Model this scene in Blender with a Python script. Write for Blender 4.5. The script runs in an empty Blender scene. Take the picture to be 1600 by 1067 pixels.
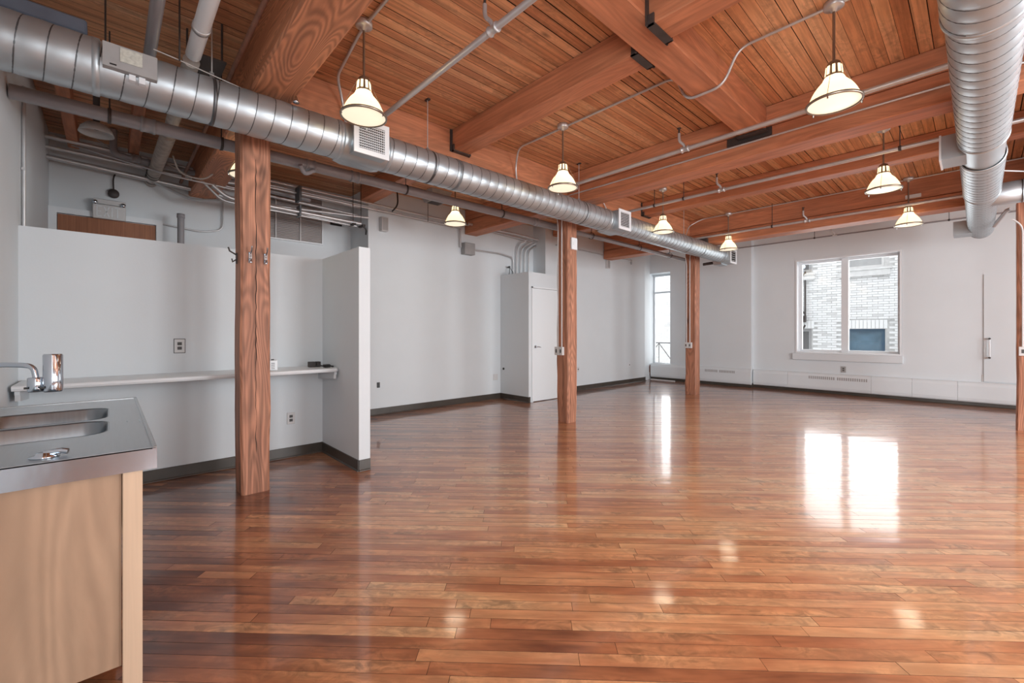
import bpy, math, random
from mathutils import Vector, Matrix
random.seed(7)
S = bpy.context.scene
C = S.collection
PI = math.pi
# ------------------------------------------------------------ camera, world, light
CAM = Vector((0, 0, 1.3)); YAW = 0.8221
cd = bpy.data.cameras.new('camera'); cam = bpy.data.objects.new('camera', cd); C.objects.link(cam)
cam.location = CAM; cam.rotation_euler = (PI / 2, 0, YAW)
cd.sensor_width = 36; cd.lens = 36 * 676.7 / 1600; cd.shift_y = -14.34 / 1600; cd.clip_start = 0.05
S.camera = cam
S.view_settings.view_transform = 'Standard'; S.view_settings.look = 'None'
S.view_settings.gamma = 1; S.view_settings.use_curve_mapping = False
S.view_settings.exposure = 0.52
W = bpy.data.worlds.new('overcast_sky'); S.world = W; W.use_nodes = True
W.node_tree.nodes['Background'].inputs[0].default_value = (0.93, 0.97, 1.0, 1)
W.node_tree.nodes['Background'].inputs[1].default_value = 1.75


def area(name, loc, rot, sx, sy, power, col=(1, 1, 1)):
    l = bpy.data.lights.new(name, 'AREA'); l.shape = 'RECTANGLE'; l.size = sx; l.size_y = sy
    l.energy = power; l.color = col
    o = bpy.data.objects.new(name, l); C.objects.link(o); o.location = loc; o.rotation_euler = rot
    return o


# daylight at the end wall windows and in assumed, unseen right-hand wall openings
for y, pw in ((1.6, 20), (4.6, 205), (7.6, 100)):
    area('daylight_right', (4.93, y, 1.85), (0, PI / 2, 0), 2.1, 2.3, pw, (0.94, 0.97, 1.0))
area('daylight_end', (-1.89, 11.62, 1.87), (-PI / 2, 0, 0), 1.6, 1.95, 22, (0.97, 0.99, 1.0))
area('daylight_far_end', (-6.0, 11.75, 1.67), (-PI / 2, 0, 0), .5, 2.4, 10, (0.97, 0.99, 1.0))
area('daylight_behind', (1.3, -0.47, 1.85), (PI / 2, 0, 0), 2.3, 2.1, 105, (0.97, 0.98, 1.0))  # fill light added behind the camera to lift the end wall


# ------------------------------------------------------------ materials
def mat(name):
    m = bpy.data.materials.new(name); m.use_nodes = True
    nt = m.node_tree; return m, nt, nt.nodes['Principled BSDF']


def plain(name, col, rough=.5, metal=0, spec=.5, noise=0, nscale=8, bump=0, bscale=200, coat=0):
    m, nt, b = mat(name)
    b.inputs['Base Color'].default_value = (*col, 1); b.inputs['Roughness'].default_value = rough
    b.inputs['Metallic'].default_value = metal; b.inputs['Specular IOR Level'].default_value = spec
    b.inputs['Coat Weight'].default_value = coat; b.inputs['Coat Roughness'].default_value = .15
    N, L = nt.nodes, nt.links
    if noise or bump:
        tc = N.new('ShaderNodeTexCoord')
    if noise:
        n = N.new('ShaderNodeTexNoise'); n.inputs['Scale'].default_value = nscale; n.inputs['Detail'].default_value = 5
        L.new(tc.outputs['Object'], n.inputs['Vector'])
        r = N.new('ShaderNodeMapRange'); r.inputs[1].default_value = .3; r.inputs[2].default_value = .7
        r.inputs[3].default_value = 1 - noise; r.inputs[4].default_value = 1 + noise * .6
        L.new(n.outputs[0], r.inputs[0])
        v = N.new('ShaderNodeVectorMath'); v.operation = 'SCALE'; v.inputs[0].default_value = col
        L.new(r.outputs[0], v.inputs['Scale']); L.new(v.outputs[0], b.inputs['Base Color'])
    if bump:
        n2 = N.new('ShaderNodeTexNoise'); n2.inputs['Scale'].default_value = bscale
        L.new(tc.outputs['Object'], n2.inputs['Vector'])
        bp = N.new('ShaderNodeBump'); bp.inputs['Strength'].default_value = bump; bp.inputs['Distance'].default_value = .002
        L.new(n2.outputs[0], bp.inputs['Height']); L.new(bp.outputs[0], b.inputs['Normal'])
    return m


def wood(name, cols, grain=(1.2, 22), rough=.5, var=.5, dark=.35, knots=0, coat=0, coatr=.1, bump=.25,
         blotch=.3, spec=.4, rs=90, ring=0.0, patchy=None, light_falloff=None, curl=0):
    """grain follows the UV map (u along the piece, in metres); 'rnd' attribute tints each piece."""
    m, nt, b = mat(name); N, L = nt.nodes, nt.links
    uv = N.new('ShaderNodeUVMap'); uv.uv_map = 'UVMap'
    at = N.new('ShaderNodeAttribute'); at.attribute_name = 'rnd'
    oi = N.new('ShaderNodeObjectInfo')
    ad = N.new('ShaderNodeMath'); ad.operation = 'ADD'; L.new(at.outputs['Fac'], ad.inputs[0])
    mu = N.new('ShaderNodeMath'); mu.operation = 'MULTIPLY'; mu.inputs[1].default_value = 0.0
    L.new(oi.outputs['Random'], mu.inputs[0]); L.new(mu.outputs[0], ad.inputs[1])
    cmb = N.new('ShaderNodeCombineXYZ'); m37 = N.new('ShaderNodeMath'); m37.operation = 'MULTIPLY'; m37.inputs[1].default_value = 37
    L.new(ad.outputs[0], m37.inputs[0]); L.new(m37.outputs[0], cmb.inputs[2])
    va = N.new('ShaderNodeVectorMath'); va.operation = 'ADD'
    L.new(uv.outputs[0], va.inputs[0]); L.new(cmb.outputs[0], va.inputs[1])
    mp = N.new('ShaderNodeMapping'); mp.inputs['Scale'].default_value = (grain[0], grain[1], 1)
    L.new(va.outputs[0], mp.inputs[0])
    n1 = N.new('ShaderNodeTexNoise'); n1.inputs['Scale'].default_value = 1; n1.inputs['Detail'].default_value = 6
    n1.inputs['Roughness'].default_value = .62; n1.inputs['Distortion'].default_value = .6
    L.new(mp.outputs[0], n1.inputs['Vector'])
    mp2 = N.new('ShaderNodeMapping'); mp2.inputs['Scale'].default_value = (2.2, 7, 1)
    L.new(va.outputs[0], mp2.inputs[0])
    n2 = N.new('ShaderNodeTexNoise'); n2.inputs['Scale'].default_value = 1; n2.inputs['Detail'].default_value = 3
    L.new(mp2.outputs[0], n2.inputs['Vector'])
    ramp = N.new('ShaderNodeValToRGB'); cr = ramp.color_ramp
    while len(cr.elements) < len(cols): cr.elements.new(.5)
    for i, c in enumerate(cols):
        cr.elements[i].position = i / (len(cols) - 1); cr.elements[i].color = (*c, 1)
    # piece tint + blotch
    mx = N.new('ShaderNodeMath'); mx.operation = 'MULTIPLY'; mx.inputs[1].default_value = var
    L.new(ad.outputs[0], mx.inputs[0])
    mb = N.new('ShaderNodeMath'); mb.operation = 'MULTIPLY_ADD'; mb.inputs[1].default_value = blotch * 2
    L.new(n2.outputs[0], mb.inputs[0]); L.new(mx.outputs[0], mb.inputs[2])
    mc = N.new('ShaderNodeMath'); mc.operation = 'ADD'; mc.inputs[1].default_value = .5 - var / 2 - blotch; L.new(mb.outputs[0], mc.inputs[0])
    last = mc
    if patchy:
        tc = N.new('ShaderNodeTexCoord'); n3 = N.new('ShaderNodeTexNoise'); n3.inputs['Scale'].default_value = patchy[0]
        n3.inputs['Detail'].default_value = 3; L.new(tc.outputs['Object'], n3.inputs['Vector'])
        md = N.new('ShaderNodeMath'); md.operation = 'MULTIPLY_ADD'; md.inputs[1].default_value = patchy[1]
        mz = N.new('ShaderNodeMath'); mz.operation = 'SUBTRACT'; mz.inputs[1].default_value = .5; L.new(n3.outputs[0], mz.inputs[0])
        L.new(mz.outputs[0], md.inputs[0]); L.new(mc.outputs[0], md.inputs[2]); last = md
    if light_falloff:  # radial light falloff painted into the colour: paler mid-room, darker toward its edges
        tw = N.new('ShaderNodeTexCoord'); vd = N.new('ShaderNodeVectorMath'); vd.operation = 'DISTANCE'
        vd.inputs[1].default_value = (*light_falloff[0], 0); L.new(tw.outputs['Object'], vd.inputs[0])
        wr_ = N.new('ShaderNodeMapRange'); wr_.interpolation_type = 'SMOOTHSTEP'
        wr_.inputs[1].default_value = light_falloff[1]; wr_.inputs[2].default_value = light_falloff[2]; wr_.inputs[3].default_value = .12; wr_.inputs[4].default_value = -light_falloff[3]
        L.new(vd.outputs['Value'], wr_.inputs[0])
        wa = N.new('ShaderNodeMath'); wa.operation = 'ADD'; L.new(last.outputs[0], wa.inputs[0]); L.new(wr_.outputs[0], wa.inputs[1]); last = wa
    L.new(last.outputs[0], ramp.inputs[0])
    gr = N.new('ShaderNodeMapRange'); gr.inputs[1].default_value = .36; gr.inputs[2].default_value = .62
    gr.inputs[3].default_value = 1 - dark; gr.inputs[4].default_value = 1.06; L.new(n1.outputs[0], gr.inputs[0])
    fac = gr
    if ring:
        mpr = N.new('ShaderNodeMapping'); mpr.inputs['Scale'].default_value = (.8, 5.5, 1); L.new(va.outputs[0], mpr.inputs[0])
        nr = N.new('ShaderNodeTexNoise'); nr.inputs['Scale'].default_value = 1; nr.inputs['Detail'].default_value = 1.2
        nr.inputs['Roughness'].default_value = .35; L.new(mpr.outputs[0], nr.inputs['Vector'])
        k1 = N.new('ShaderNodeMath'); k1.operation = 'MULTIPLY'; k1.inputs[1].default_value = rs; L.new(nr.outputs[0], k1.inputs[0])
        wv = N.new('ShaderNodeMath'); wv.operation = 'SINE'; L.new(k1.outputs[0], wv.inputs[0])
        wr = N.new('ShaderNodeMapRange'); wr.inputs[1].default_value = -1; wr.inputs[3].default_value = 1 - ring; wr.inputs[4].default_value = 1.04
        L.new(wv.outputs[0], wr.inputs[0])
        mm = N.new('ShaderNodeMath'); mm.operation = 'MULTIPLY'; L.new(gr.outputs[0], mm.inputs[0]); L.new(wr.outputs[0], mm.inputs[1]); fac = mm
    if curl:
        mq = N.new('ShaderNodeMapping'); mq.inputs['Scale'].default_value = (11, 17, 1); mq.inputs['Rotation'].default_value = (0, 0, .5)
        L.new(va.outputs[0], mq.inputs[0]); nq = N.new('ShaderNodeTexNoise'); nq.inputs['Scale'].default_value = 1
        nq.inputs['Detail'].default_value = 5; nq.inputs['Roughness'].default_value = .6; nq.inputs['Distortion'].default_value = 1.2
        L.new(mq.outputs[0], nq.inputs['Vector'])
        am = N.new('ShaderNodeMapRange'); am.inputs[1].default_value = .45; am.inputs[2].default_value = .66; am.inputs[3].default_value = .08; am.inputs[4].default_value = 1
        L.new(n2.outputs[0], am.inputs[0])
        qr = N.new('ShaderNodeMapRange'); qr.inputs[1].default_value = .38; qr.inputs[2].default_value = .60; qr.inputs[3].default_value = -curl; qr.inputs[4].default_value = .05
        L.new(nq.outputs[0], qr.inputs[0])
        qm = N.new('ShaderNodeMath'); qm.operation = 'MULTIPLY_ADD'; qm.inputs[2].default_value = 1; L.new(qr.outputs[0], qm.inputs[0]); L.new(am.outputs[0], qm.inputs[1])
        mm = N.new('ShaderNodeMath'); mm.operation = 'MULTIPLY'; L.new(fac.outputs[0], mm.inputs[0]); L.new(qm.outputs[0], mm.inputs[1]); fac = mm
    if knots:
        vo = N.new('ShaderNodeTexVoronoi'); vo.inputs['Scale'].default_value = 1
        mk = N.new('ShaderNodeMapping'); mk.inputs['Scale'].default_value = (knots, knots * 2.2, 1)
        L.new(va.outputs[0], mk.inputs[0]); L.new(mk.outputs[0], vo.inputs['Vector'])
        kr = N.new('ShaderNodeMapRange'); kr.inputs[1].default_value = .03; kr.inputs[2].default_value = .11
        kr.inputs[3].default_value = .45; kr.inputs[4].default_value = 1; L.new(vo.outputs['Distance'], kr.inputs[0])
        mm = N.new('ShaderNodeMath'); mm.operation = 'MULTIPLY'; L.new(fac.outputs[0], mm.inputs[0]); L.new(kr.outputs[0], mm.inputs[1]); fac = mm
    vs = N.new('ShaderNodeVectorMath'); vs.operation = 'SCALE'
    L.new(ramp.outputs[0], vs.inputs[0]); L.new(fac.outputs[0], vs.inputs['Scale'])
    L.new(vs.outputs[0], b.inputs['Base Color'])
    b.inputs['Roughness'].default_value = rough; b.inputs['Specular IOR Level'].default_value = spec
    b.inputs['Coat Weight'].default_value = coat; b.inputs['Coat Roughness'].default_value = coatr
    if bump:
        bp = N.new('ShaderNodeBump'); bp.inputs['Strength'].default_value = bump; bp.inputs['Distance'].default_value = .0015
        L.new(n1.outputs[0], bp.inputs['Height']); L.new(bp.outputs[0], b.inputs['Normal'])
        if coat: L.new(bp.outputs[0], b.inputs['Coat Normal'])
    return m


def metal(name, col, rough, streak=.12, scale=(3, 60, 60), bump=0.0, metallic=1.0):
    m, nt, b = mat(name); N, L = nt.nodes, nt.links
    tc = N.new('ShaderNodeTexCoord'); mp = N.new('ShaderNodeMapping'); mp.inputs['Scale'].default_value = scale
    n = N.new('ShaderNodeTexNoise'); n.inputs['Scale'].default_value = 1; n.inputs['Detail'].default_value = 4
    L.new(tc.outputs['Object'], mp.inputs[0]); L.new(mp.outputs[0], n.inputs['Vector'])
    r = N.new('ShaderNodeMapRange'); r.inputs[3].default_value = rough - streak; r.inputs[4].default_value = rough + streak
    L.new(n.outputs[0], r.inputs[0]); L.new(r.outputs[0], b.inputs['Roughness'])
    v = N.new('ShaderNodeMapRange'); v.inputs[3].default_value = .82; v.inputs[4].default_value = 1.12
    L.new(n.outputs[0], v.inputs[0])
    s = N.new('ShaderNodeVectorMath'); s.operation = 'SCALE'; s.inputs[0].default_value = col
    L.new(v.outputs[0], s.inputs['Scale']); L.new(s.outputs[0], b.inputs['Base Color'])
    b.inputs['Metallic'].default_value = metallic
    if bump:
        bp = N.new('ShaderNodeBump'); bp.inputs['Strength'].default_value = bump; bp.inputs['Distance'].default_value = .003
        L.new(n.outputs[0], bp.inputs['Height']); L.new(bp.outputs[0], b.inputs['Normal'])
    return m


def emit(name, col, strength, base=None):
    m, nt, b = mat(name)
    b.inputs['Base Color'].default_value = (*(base or col), 1)
    b.inputs['Emission Color'].default_value = (*col, 1); b.inputs['Emission Strength'].default_value = strength
    b.inputs['Roughness'].default_value = .35
    return m


M = {}
M['wall'] = plain('white_wall_paint', (.675, .725, .755), .6, noise=.02, nscale=2, bump=.15, bscale=60)
M['white'] = plain('white_enamel', (.77, .81, .84), .35)
M['door'] = plain('white_door_paint', (.75, .80, .83), .4)
M['rubber'] = plain('charcoal_rubber_base', (.055, .045, .036), .38, noise=.2)
M['black'] = plain('black_plastic', (.012, .012, .012), .4)
M['dark'] = plain('dark_void', (.02, .016, .014), .8)
M['joint'] = plain('dirt_in_board_joints', (.05, .022, .012), .9)
M['iron'] = plain('dark_iron', (.05, .04, .037), .55, noise=.3)
M['greybox'] = plain('grey_painted_steel', (.36, .36, .36), .5, noise=.08)
M['pipegrey'] = plain('grey_pipe_paint', (.28, .275, .29), .3, noise=.12, nscale=4)
M['wrap'] = plain('cream_pipe_wrap', (.46, .42, .38), .75, noise=.25, nscale=14, bump=.8, bscale=40)
M['plate'] = plain('grey_outlet_plate', (.62, .62, .62), .35)
M['slot'] = plain('slot_dark', (.08, .08, .08), .6)
M['rust'] = plain('rusty_pipe', (.20, .09, .055), .6, noise=.3)
M['bluegrey'] = plain('blue_grey_sheet', (.10, .115, .15), .6, noise=.15)
M['louvre'] = plain('taupe_louvre', (.50, .46, .45), .5)
M['tag'] = plain('pale_paper_label', (.55, .56, .5), .6, noise=.2, nscale=60)
M['cable'] = plain('grey_cable', (.42, .40, .38), .5)
M['galv'] = metal('galvanised_steel', (.47, .52, .55), .40, .10, (5, 5, 5), metallic=.72)
M['galvd'] = metal('galvanised_seam', (.16, .17, .18), .5, .05)
M['conduit'] = metal('conduit_steel', (.62, .63, .64), .38, .1, (8, 8, 8), metallic=.6)
M['alu'] = plain('pewter_metal', (.33, .29, .24), .35, metal=.9)
M['steel'] = metal('brushed_stainless', (.52, .55, .57), .30, .06, (4, 90, 90))
M['apron'] = metal('bright_stainless', (.60, .70, .78), .16, .05, (2, 3, 1.5), .8)
M['bowl'] = metal('bowl_stainless', (.30, .34, .37), .30, .06, (60, 60, 6))
M['chrome'] = plain('chrome', (.62, .70, .78), .07, metal=1)
M['brown'] = wood('exit_door_veneer', [(.24, .085, .035), (.34, .13, .06), (.38, .16, .07)], (1.2, 60), .45, var=.1, dark=.25)
M['maple'] = wood('maple_veneer', [(.34, .215, .14), (.42, .28, .185), (.48, .33, .225)], (1.6, 9), .42, var=.0, dark=.08, blotch=.5, ring=.10, rs=70, bump=.03)
M['maplel'] = wood('maple_edge', [(.58, .42, .29), (.66, .49, .35)], (1.0, 30), .42, var=.1, dark=.08, blotch=.3, bump=.05)
M['ceil'] = wood('fir_ceiling_boards', [(.40, .14, .065), (.66, .305, .15), (.76, .40, .21), (.84, .50, .29)], (1.3, 34), .5, var=.55, dark=.36, knots=1.7, blotch=.35, patchy=(.35, .35), curl=.3)
M['beam'] = wood('fir_timber', [(.44, .16, .08), (.56, .225, .115), (.65, .29, .155)], (.9, 16), .55, var=.3, dark=.26, knots=.7, blotch=.35, ring=.10)
M['beamgrain'] = wood('fir_timber_flat_sawn', [(.44, .165, .085), (.58, .245, .125), (.68, .32, .17)], (.9, 16), .55, var=.3, dark=.20, blotch=.35, ring=.36, rs=230)
M['column'] = wood('fir_column', [(.38, .155, .09), (.53, .24, .145), (.62, .31, .19)], (.9, 26), .55, var=.2, dark=.42, knots=1.3, blotch=.4, ring=.30, rs=120, bump=.6)
M['floor'] = wood('maple_floor_boards', [(.155, .048, .022), (.43, .16, .07), (.66, .32, .15), (.77, .47, .245), (.84, .58, .36)], (2.6, 26), .30, var=.42, dark=.26, blotch=.42, coat=.85, coatr=.085, bump=.06, patchy=(.35, .75), spec=.35, light_falloff=((-.6, 5.2), 1.6, 6.5, .34), curl=.5)
M['board'] = plain('grey_deck_underside', (.14, .10, .09), .7, noise=.2)
M['brickm'] = plain('pale_mortar', (.50, .49, .48), .9, noise=.2)
M['bluewin'] = plain('blue_glass', (.10, .17, .23), .15, noise=.3, nscale=3)
M['bluefr'] = plain('blue_frame', (.035, .085, .14), .4)
M['graywin'] = plain('grey_glass', (.14, .14, .14), .2)
M['stone'] = plain('pale_stone', (.62, .61, .60), .8, noise=.1)


def brick_mat():
    m, nt, b = mat('pale_brick'); N, L = nt.nodes, nt.links
    at = N.new('ShaderNodeAttribute'); at.attribute_name = 'rnd'
    r = N.new('ShaderNodeValToRGB'); r.color_ramp.elements[0].color = (.60, .59, .58, 1); r.color_ramp.elements[1].color = (.78, .775, .77, 1)
    r.color_ramp.elements[1].position = .35
    L.new(at.outputs['Fac'], r.inputs[0]); L.new(r.outputs[0], b.inputs['Base Color']); b.inputs['Roughness'].default_value = .9
    return m


M['brick'] = brick_mat()


def lamp_mat():
    m = bpy.data.materials.new('prismatic_shade'); m.use_nodes = True; nt = m.node_tree; N, L = nt.nodes, nt.links
    N.clear(); o = N.new('ShaderNodeOutputMaterial')
    tr = N.new('ShaderNodeBsdfTranslucent'); tr.inputs[0].default_value = (1, .88, .68, 1)
    di = N.new('ShaderNodeBsdfDiffuse'); di.inputs[0].default_value = (.85, .80, .70, 1)
    gl = N.new('ShaderNodeBsdfGlossy'); gl.inputs['Roughness'].default_value = .15
    em = N.new('ShaderNodeEmission'); em.inputs[0].default_value = (1, .82, .55, 1); em.inputs[1].default_value = .38
    m1 = N.new('ShaderNodeMixShader'); m1.inputs[0].default_value = .4; L.new(tr.outputs[0], m1.inputs[1]); L.new(di.outputs[0], m1.inputs[2])
    m2 = N.new('ShaderNodeMixShader'); m2.inputs[0].default_value = .06; L.new(m1.outputs[0], m2.inputs[1]); L.new(gl.outputs[0], m2.inputs[2])
    ad = N.new('ShaderNodeAddShader'); L.new(m2.outputs[0], ad.inputs[0]); L.new(em.outputs[0], ad.inputs[1])
    L.new(ad.outputs[0], o.inputs[0])
    return m


M['shade'] = lamp_mat()
M['lens'] = emit('lamp_lens_glass', (1, .86, .62), .55, (.8, .78, .7))
M['slotlit'] = emit('lit_slot', (1, .80, .50), 1.1)


def glass_mat():
    m = bpy.data.materials.new('window_glass'); m.use_nodes = True; nt = m.node_tree; N, L = nt.nodes, nt.links
    N.clear(); o = N.new('ShaderNodeOutputMaterial'); t = N.new('ShaderNodeBsdfTransparent'); g = N.new('ShaderNodeBsdfGlossy')
    g.inputs['Roughness'].default_value = .03; f = N.new('ShaderNodeFresnel'); f.inputs[0].default_value = 1.45
    mx = N.new('ShaderNodeMixShader'); L.new(f.outputs[0], mx.inputs[0]); L.new(t.outputs[0], mx.inputs[1]); L.new(g.outputs[0], mx.inputs[2])
    L.new(mx.outputs[0], o.inputs[0]); return m


M['glass'] = glass_mat()
M['sky'] = W


# ------------------------------------------------------------ mesh builder
class MB:
    def __init__(s): s.v = []; s.f = []; s.sm = []; s.g = []; s.r = []; s.mi = []

    def add(s, vs, fs, smooth=False, grain=(1, 0, 0), rnd=None, mi=0):
        o = len(s.v); s.v += [tuple(v) for v in vs]
        rn = random.random() if rnd is None else rnd
        s.r += [rn] * len(vs)
        for f in fs:
            s.f.append(tuple(i + o for i in f)); s.sm.append(smooth); s.g.append(grain); s.mi.append(mi)
        return s

    def box(s, a, b, grain=None, rnd=None, mi=0, M4=None, bevel=0):
        x0, y0, z0 = [min(a[i], b[i]) for i in range(3)]; x1, y1, z1 = [max(a[i], b[i]) for i in range(3)]
        if grain is None:
            d = (x1 - x0, y1 - y0, z1 - z0); k = d.index(max(d)); grain = [(1, 0, 0), (0, 1, 0), (0, 0, 1)][k]
        if not bevel:
            vs = [(x0, y0, z0), (x1, y0, z0), (x1, y1, z0), (x0, y1, z0), (x0, y0, z1), (x1, y0, z1), (x1, y1, z1), (x0, y1, z1)]
            fs = [(0, 3, 2, 1), (4, 5, 6, 7), (0, 1, 5, 4), (1, 2, 6, 5), (2, 3, 7, 6), (3, 0, 4, 7)]
        else:
            e = bevel; vs = []; idx = {}
            for cx in (0, 1):
                for cy in (0, 1):
                    for cz in (0, 1):
                        X = (x0, x1)[cx]; Y = (y0, y1)[cy]; Z = (z0, z1)[cz]
                        sx, sy, sz = (1, -1)[cx], (1, -1)[cy], (1, -1)[cz]
                        for k in range(3):
                            p = [X + sx * e, Y + sy * e, Z + sz * e]; p[k] = (X, Y, Z)[k]
                            idx[cx, cy, cz, k] = len(vs); vs.append(tuple(p))
            q = idx; fs = []
            ctr = Vector(((x0 + x1) / 2, (y0 + y1) / 2, (z0 + z1) / 2))

            def face(l):
                P = [Vector(vs[i]) for i in l]; n = (P[1] - P[0]).cross(P[2] - P[0])
                c = sum(P, Vector()) / len(P)
                fs.append(tuple(l) if n.dot(c - ctr) > 0 else tuple(reversed(l)))
            for c in (0, 1):
                face([q[c, 0, 0, 0], q[c, 1, 0, 0], q[c, 1, 1, 0], q[c, 0, 1, 0]])
                face([q[0, c, 0, 1], q[1, c, 0, 1], q[1, c, 1, 1], q[0, c, 1, 1]])
                face([q[0, 0, c, 2], q[1, 0, c, 2], q[1, 1, c, 2], q[0, 1, c, 2]])
            for c1 in (0, 1):
                for c2 in (0, 1):
                    face([q[0, c1, c2, 1], q[1, c1, c2, 1], q[1, c1, c2, 2], q[0, c1, c2, 2]])
                    face([q[c1, 0, c2, 0], q[c1, 1, c2, 0], q[c1, 1, c2, 2], q[c1, 0, c2, 2]])
                    face([q[c1, c2, 0, 0], q[c1, c2, 1, 0], q[c1, c2, 1, 1], q[c1, c2, 0, 1]])
            for cx in (0, 1):
                for cy in (0, 1):
                    for cz in (0, 1): face([q[cx, cy, cz, k] for k in range(3)])
        if M4 is not None:
            vs = [M4 @ Vector(v) for v in vs]; grain = tuple((M4.to_3x3() @ Vector(grain)))
        return s.add(vs, fs, False, grain, rnd, mi)

    def tube(s, pts, r, n=12, caps=True, rnd=None, mi=0, smooth=True):
        P = [Vector(p) for p in pts]; R = r if isinstance(r, (list, tuple)) else [r] * len(P)
        vs = []; up = None
        for i, p in enumerate(P):
            t = ((P[i] - P[i - 1]).normalized() if i else Vector()) + ((P[i + 1] - P[i]).normalized() if i < len(P) - 1 else Vector())
            t.normalize()
            if up is None:
                up = Vector((0, 0, 1)) if abs(t.z) < .9 else Vector((1, 0, 0))
            a = t.cross(up).normalized(); b = a.cross(t).normalized(); up = b
            k = 1
            if 0 < i < len(P) - 1:
                d1 = (P[i] - P[i - 1]).normalized(); k = 1 / max(.6, d1.dot(t))
            for j in range(n):
                w = 2 * PI * j / n; vs.append(p + (a * math.cos(w) + b * math.sin(w)) * R[i] * (k if n > 3 else 1))
        fs = []
        for i in range(len(P) - 1):
            for j in range(n):
                j2 = (j + 1) % n; fs.append((i * n + j, i * n + j2, (i + 1) * n + j2, (i + 1) * n + j))
        g = tuple((P[-1] - P[0]).normalized()) if (P[-1] - P[0]).length else (1, 0, 0)
        s.add(vs, fs, smooth, g, rnd, mi)
        if caps:
            s.add(vs[:n], [tuple(range(n))[::-1]], False, g, rnd, mi); s.add(vs[-n:], [tuple(range(n))], False, g, rnd, mi)
        return s

    def lathe(s, prof, c, n=32, axis='Z', a0=0, a1=2 * PI, smooth=True, mi=0):
        vs = []; full = abs(a1 - a0 - 2 * PI) < 1e-6; m = n if full else n + 1
        for r, h in prof:
            for j in range(m):
                w = a0 + (a1 - a0) * j / n; x, y = r * math.cos(w), r * math.sin(w)
                if axis == 'Z': p = (c[0] + x, c[1] + y, c[2] + h)
                elif axis == 'X': p = (c[0] + h, c[1] + x, c[2] + y)
                else: p = (c[0] + x, c[1] + h, c[2] + y)
                vs.append(p)
        fs = []
        for i in range(len(prof) - 1):
            for j in range(n if full else n):
                j2 = (j + 1) % m if full else j + 1
                f = (i * m + j, i * m + j2, (i + 1) * m + j2, (i + 1) * m + j)
                fs.append(f if axis != 'Y' else f[::-1])
        return s.add(vs, fs, smooth, (0, 0, 1), None, mi)

    def prism(s, poly, axis, h0, h1, mi=0, rnd=None, grain=None):
        n = len(poly); vs = []
        for h in (h0, h1):
            for a, b in poly:
                vs.append({'X': (h, a, b), 'Y': (a, h, b), 'Z': (a, b, h)}[axis])
        A = sum(poly[i][0] * poly[(i + 1) % n][1] - poly[(i + 1) % n][0] * poly[i][1] for i in range(n))
        pos = (A > 0) == (axis != 'Y')
        fs = [tuple(range(n))[::-1], tuple(range(n, 2 * n))] + [(i, (i + 1) % n, n + (i + 1) % n, n + i) for i in range(n)]
        if not pos: fs = [f[::-1] for f in fs]
        return s.add(vs, fs, False, grain or {'X': (1, 0, 0), 'Y': (0, 1, 0), 'Z': (0, 0, 1)}[axis], rnd, mi)

    def build(s, name, mats, parent=None, origin=None, **tags):
        me = bpy.data.meshes.new(name)
        o3 = Vector(origin) if origin else Vector()
        me.from_pydata([tuple(Vector(v) - o3) for v in s.v], [], s.f)
        me.polygons.foreach_set('use_smooth', s.sm)
        if not isinstance(mats, (list, tuple)): mats = [mats]
        for m in mats: me.materials.append(m)
        me.polygons.foreach_set('material_index', s.mi)
        uvl = me.uv_layers.new(name='UVMap')
        at = me.attributes.new('rnd', 'FLOAT', 'POINT'); at.data.foreach_set('value', s.r)
        uv = []
        for i, p in enumerate(me.polygons):
            g = Vector(s.g[i]); n = p.normal
            if abs(n.dot(g)) > .8:
                g = n.orthogonal().normalized()
            b = n.cross(g); b.normalize()
            off = s.r[s.f[i][0]] * 13.7
            for vi in p.vertices:
                v = Vector(s.v[vi]); uv += [v.dot(g) + off, v.dot(b) + off * .37]
        uvl.data.foreach_set('uv', uv)
        o = bpy.data.objects.new(name, me); C.objects.link(o)
        if origin is not None: o.location = o3
        if parent is not None:
            o.parent = parent
            if origin is None: o.location = -Vector(parent['_base'])
            else: o.location = o3 - Vector(parent['_base'])
        for k, v in tags.items(): o[k] = v
        return o


BASES = []


def thing(name, label, cat, base, group=None):
    o = bpy.data.objects.new(name, None); C.objects.link(o); o.location = base; o.empty_display_size = .1
    o['label'] = label; o['category'] = cat; o['_base'] = tuple(base)
    if group: o['group'] = group
    BASES.append(o); return o


def struct(name, label=None, base=(0, 0, 0)):
    o = bpy.data.objects.new(name, None); C.objects.link(o); o['kind'] = 'structure'; o['_base'] = tuple(base); o.location = base
    o['label'] = label; BASES.append(o); return o


def solo(mb, name, mats, label, cat, base, group=None):
    o = mb.build(name, mats, None, base); o['label'] = label; o['category'] = cat
    if group: o['group'] = group
    return o


def smain(mb, name, mats, label=None):
    o = mb.build(name, mats); o['kind'] = 'structure'; o['_base'] = (0, 0, 0); BASES.append(o)
    if label: o['label'] = label
    return o


def copy_thing(root, loc, label, skip=()):
    r = root.copy(); C.objects.link(r); r.location = loc; r['label'] = label
    for ch in list(root.children):
        if ch.name.split('.')[0] in skip: continue
        c = ch.copy(); C.objects.link(c); c.parent = r
        for g in list(ch.children):
            d = g.copy(); C.objects.link(d); d.parent = c
    return r


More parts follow.
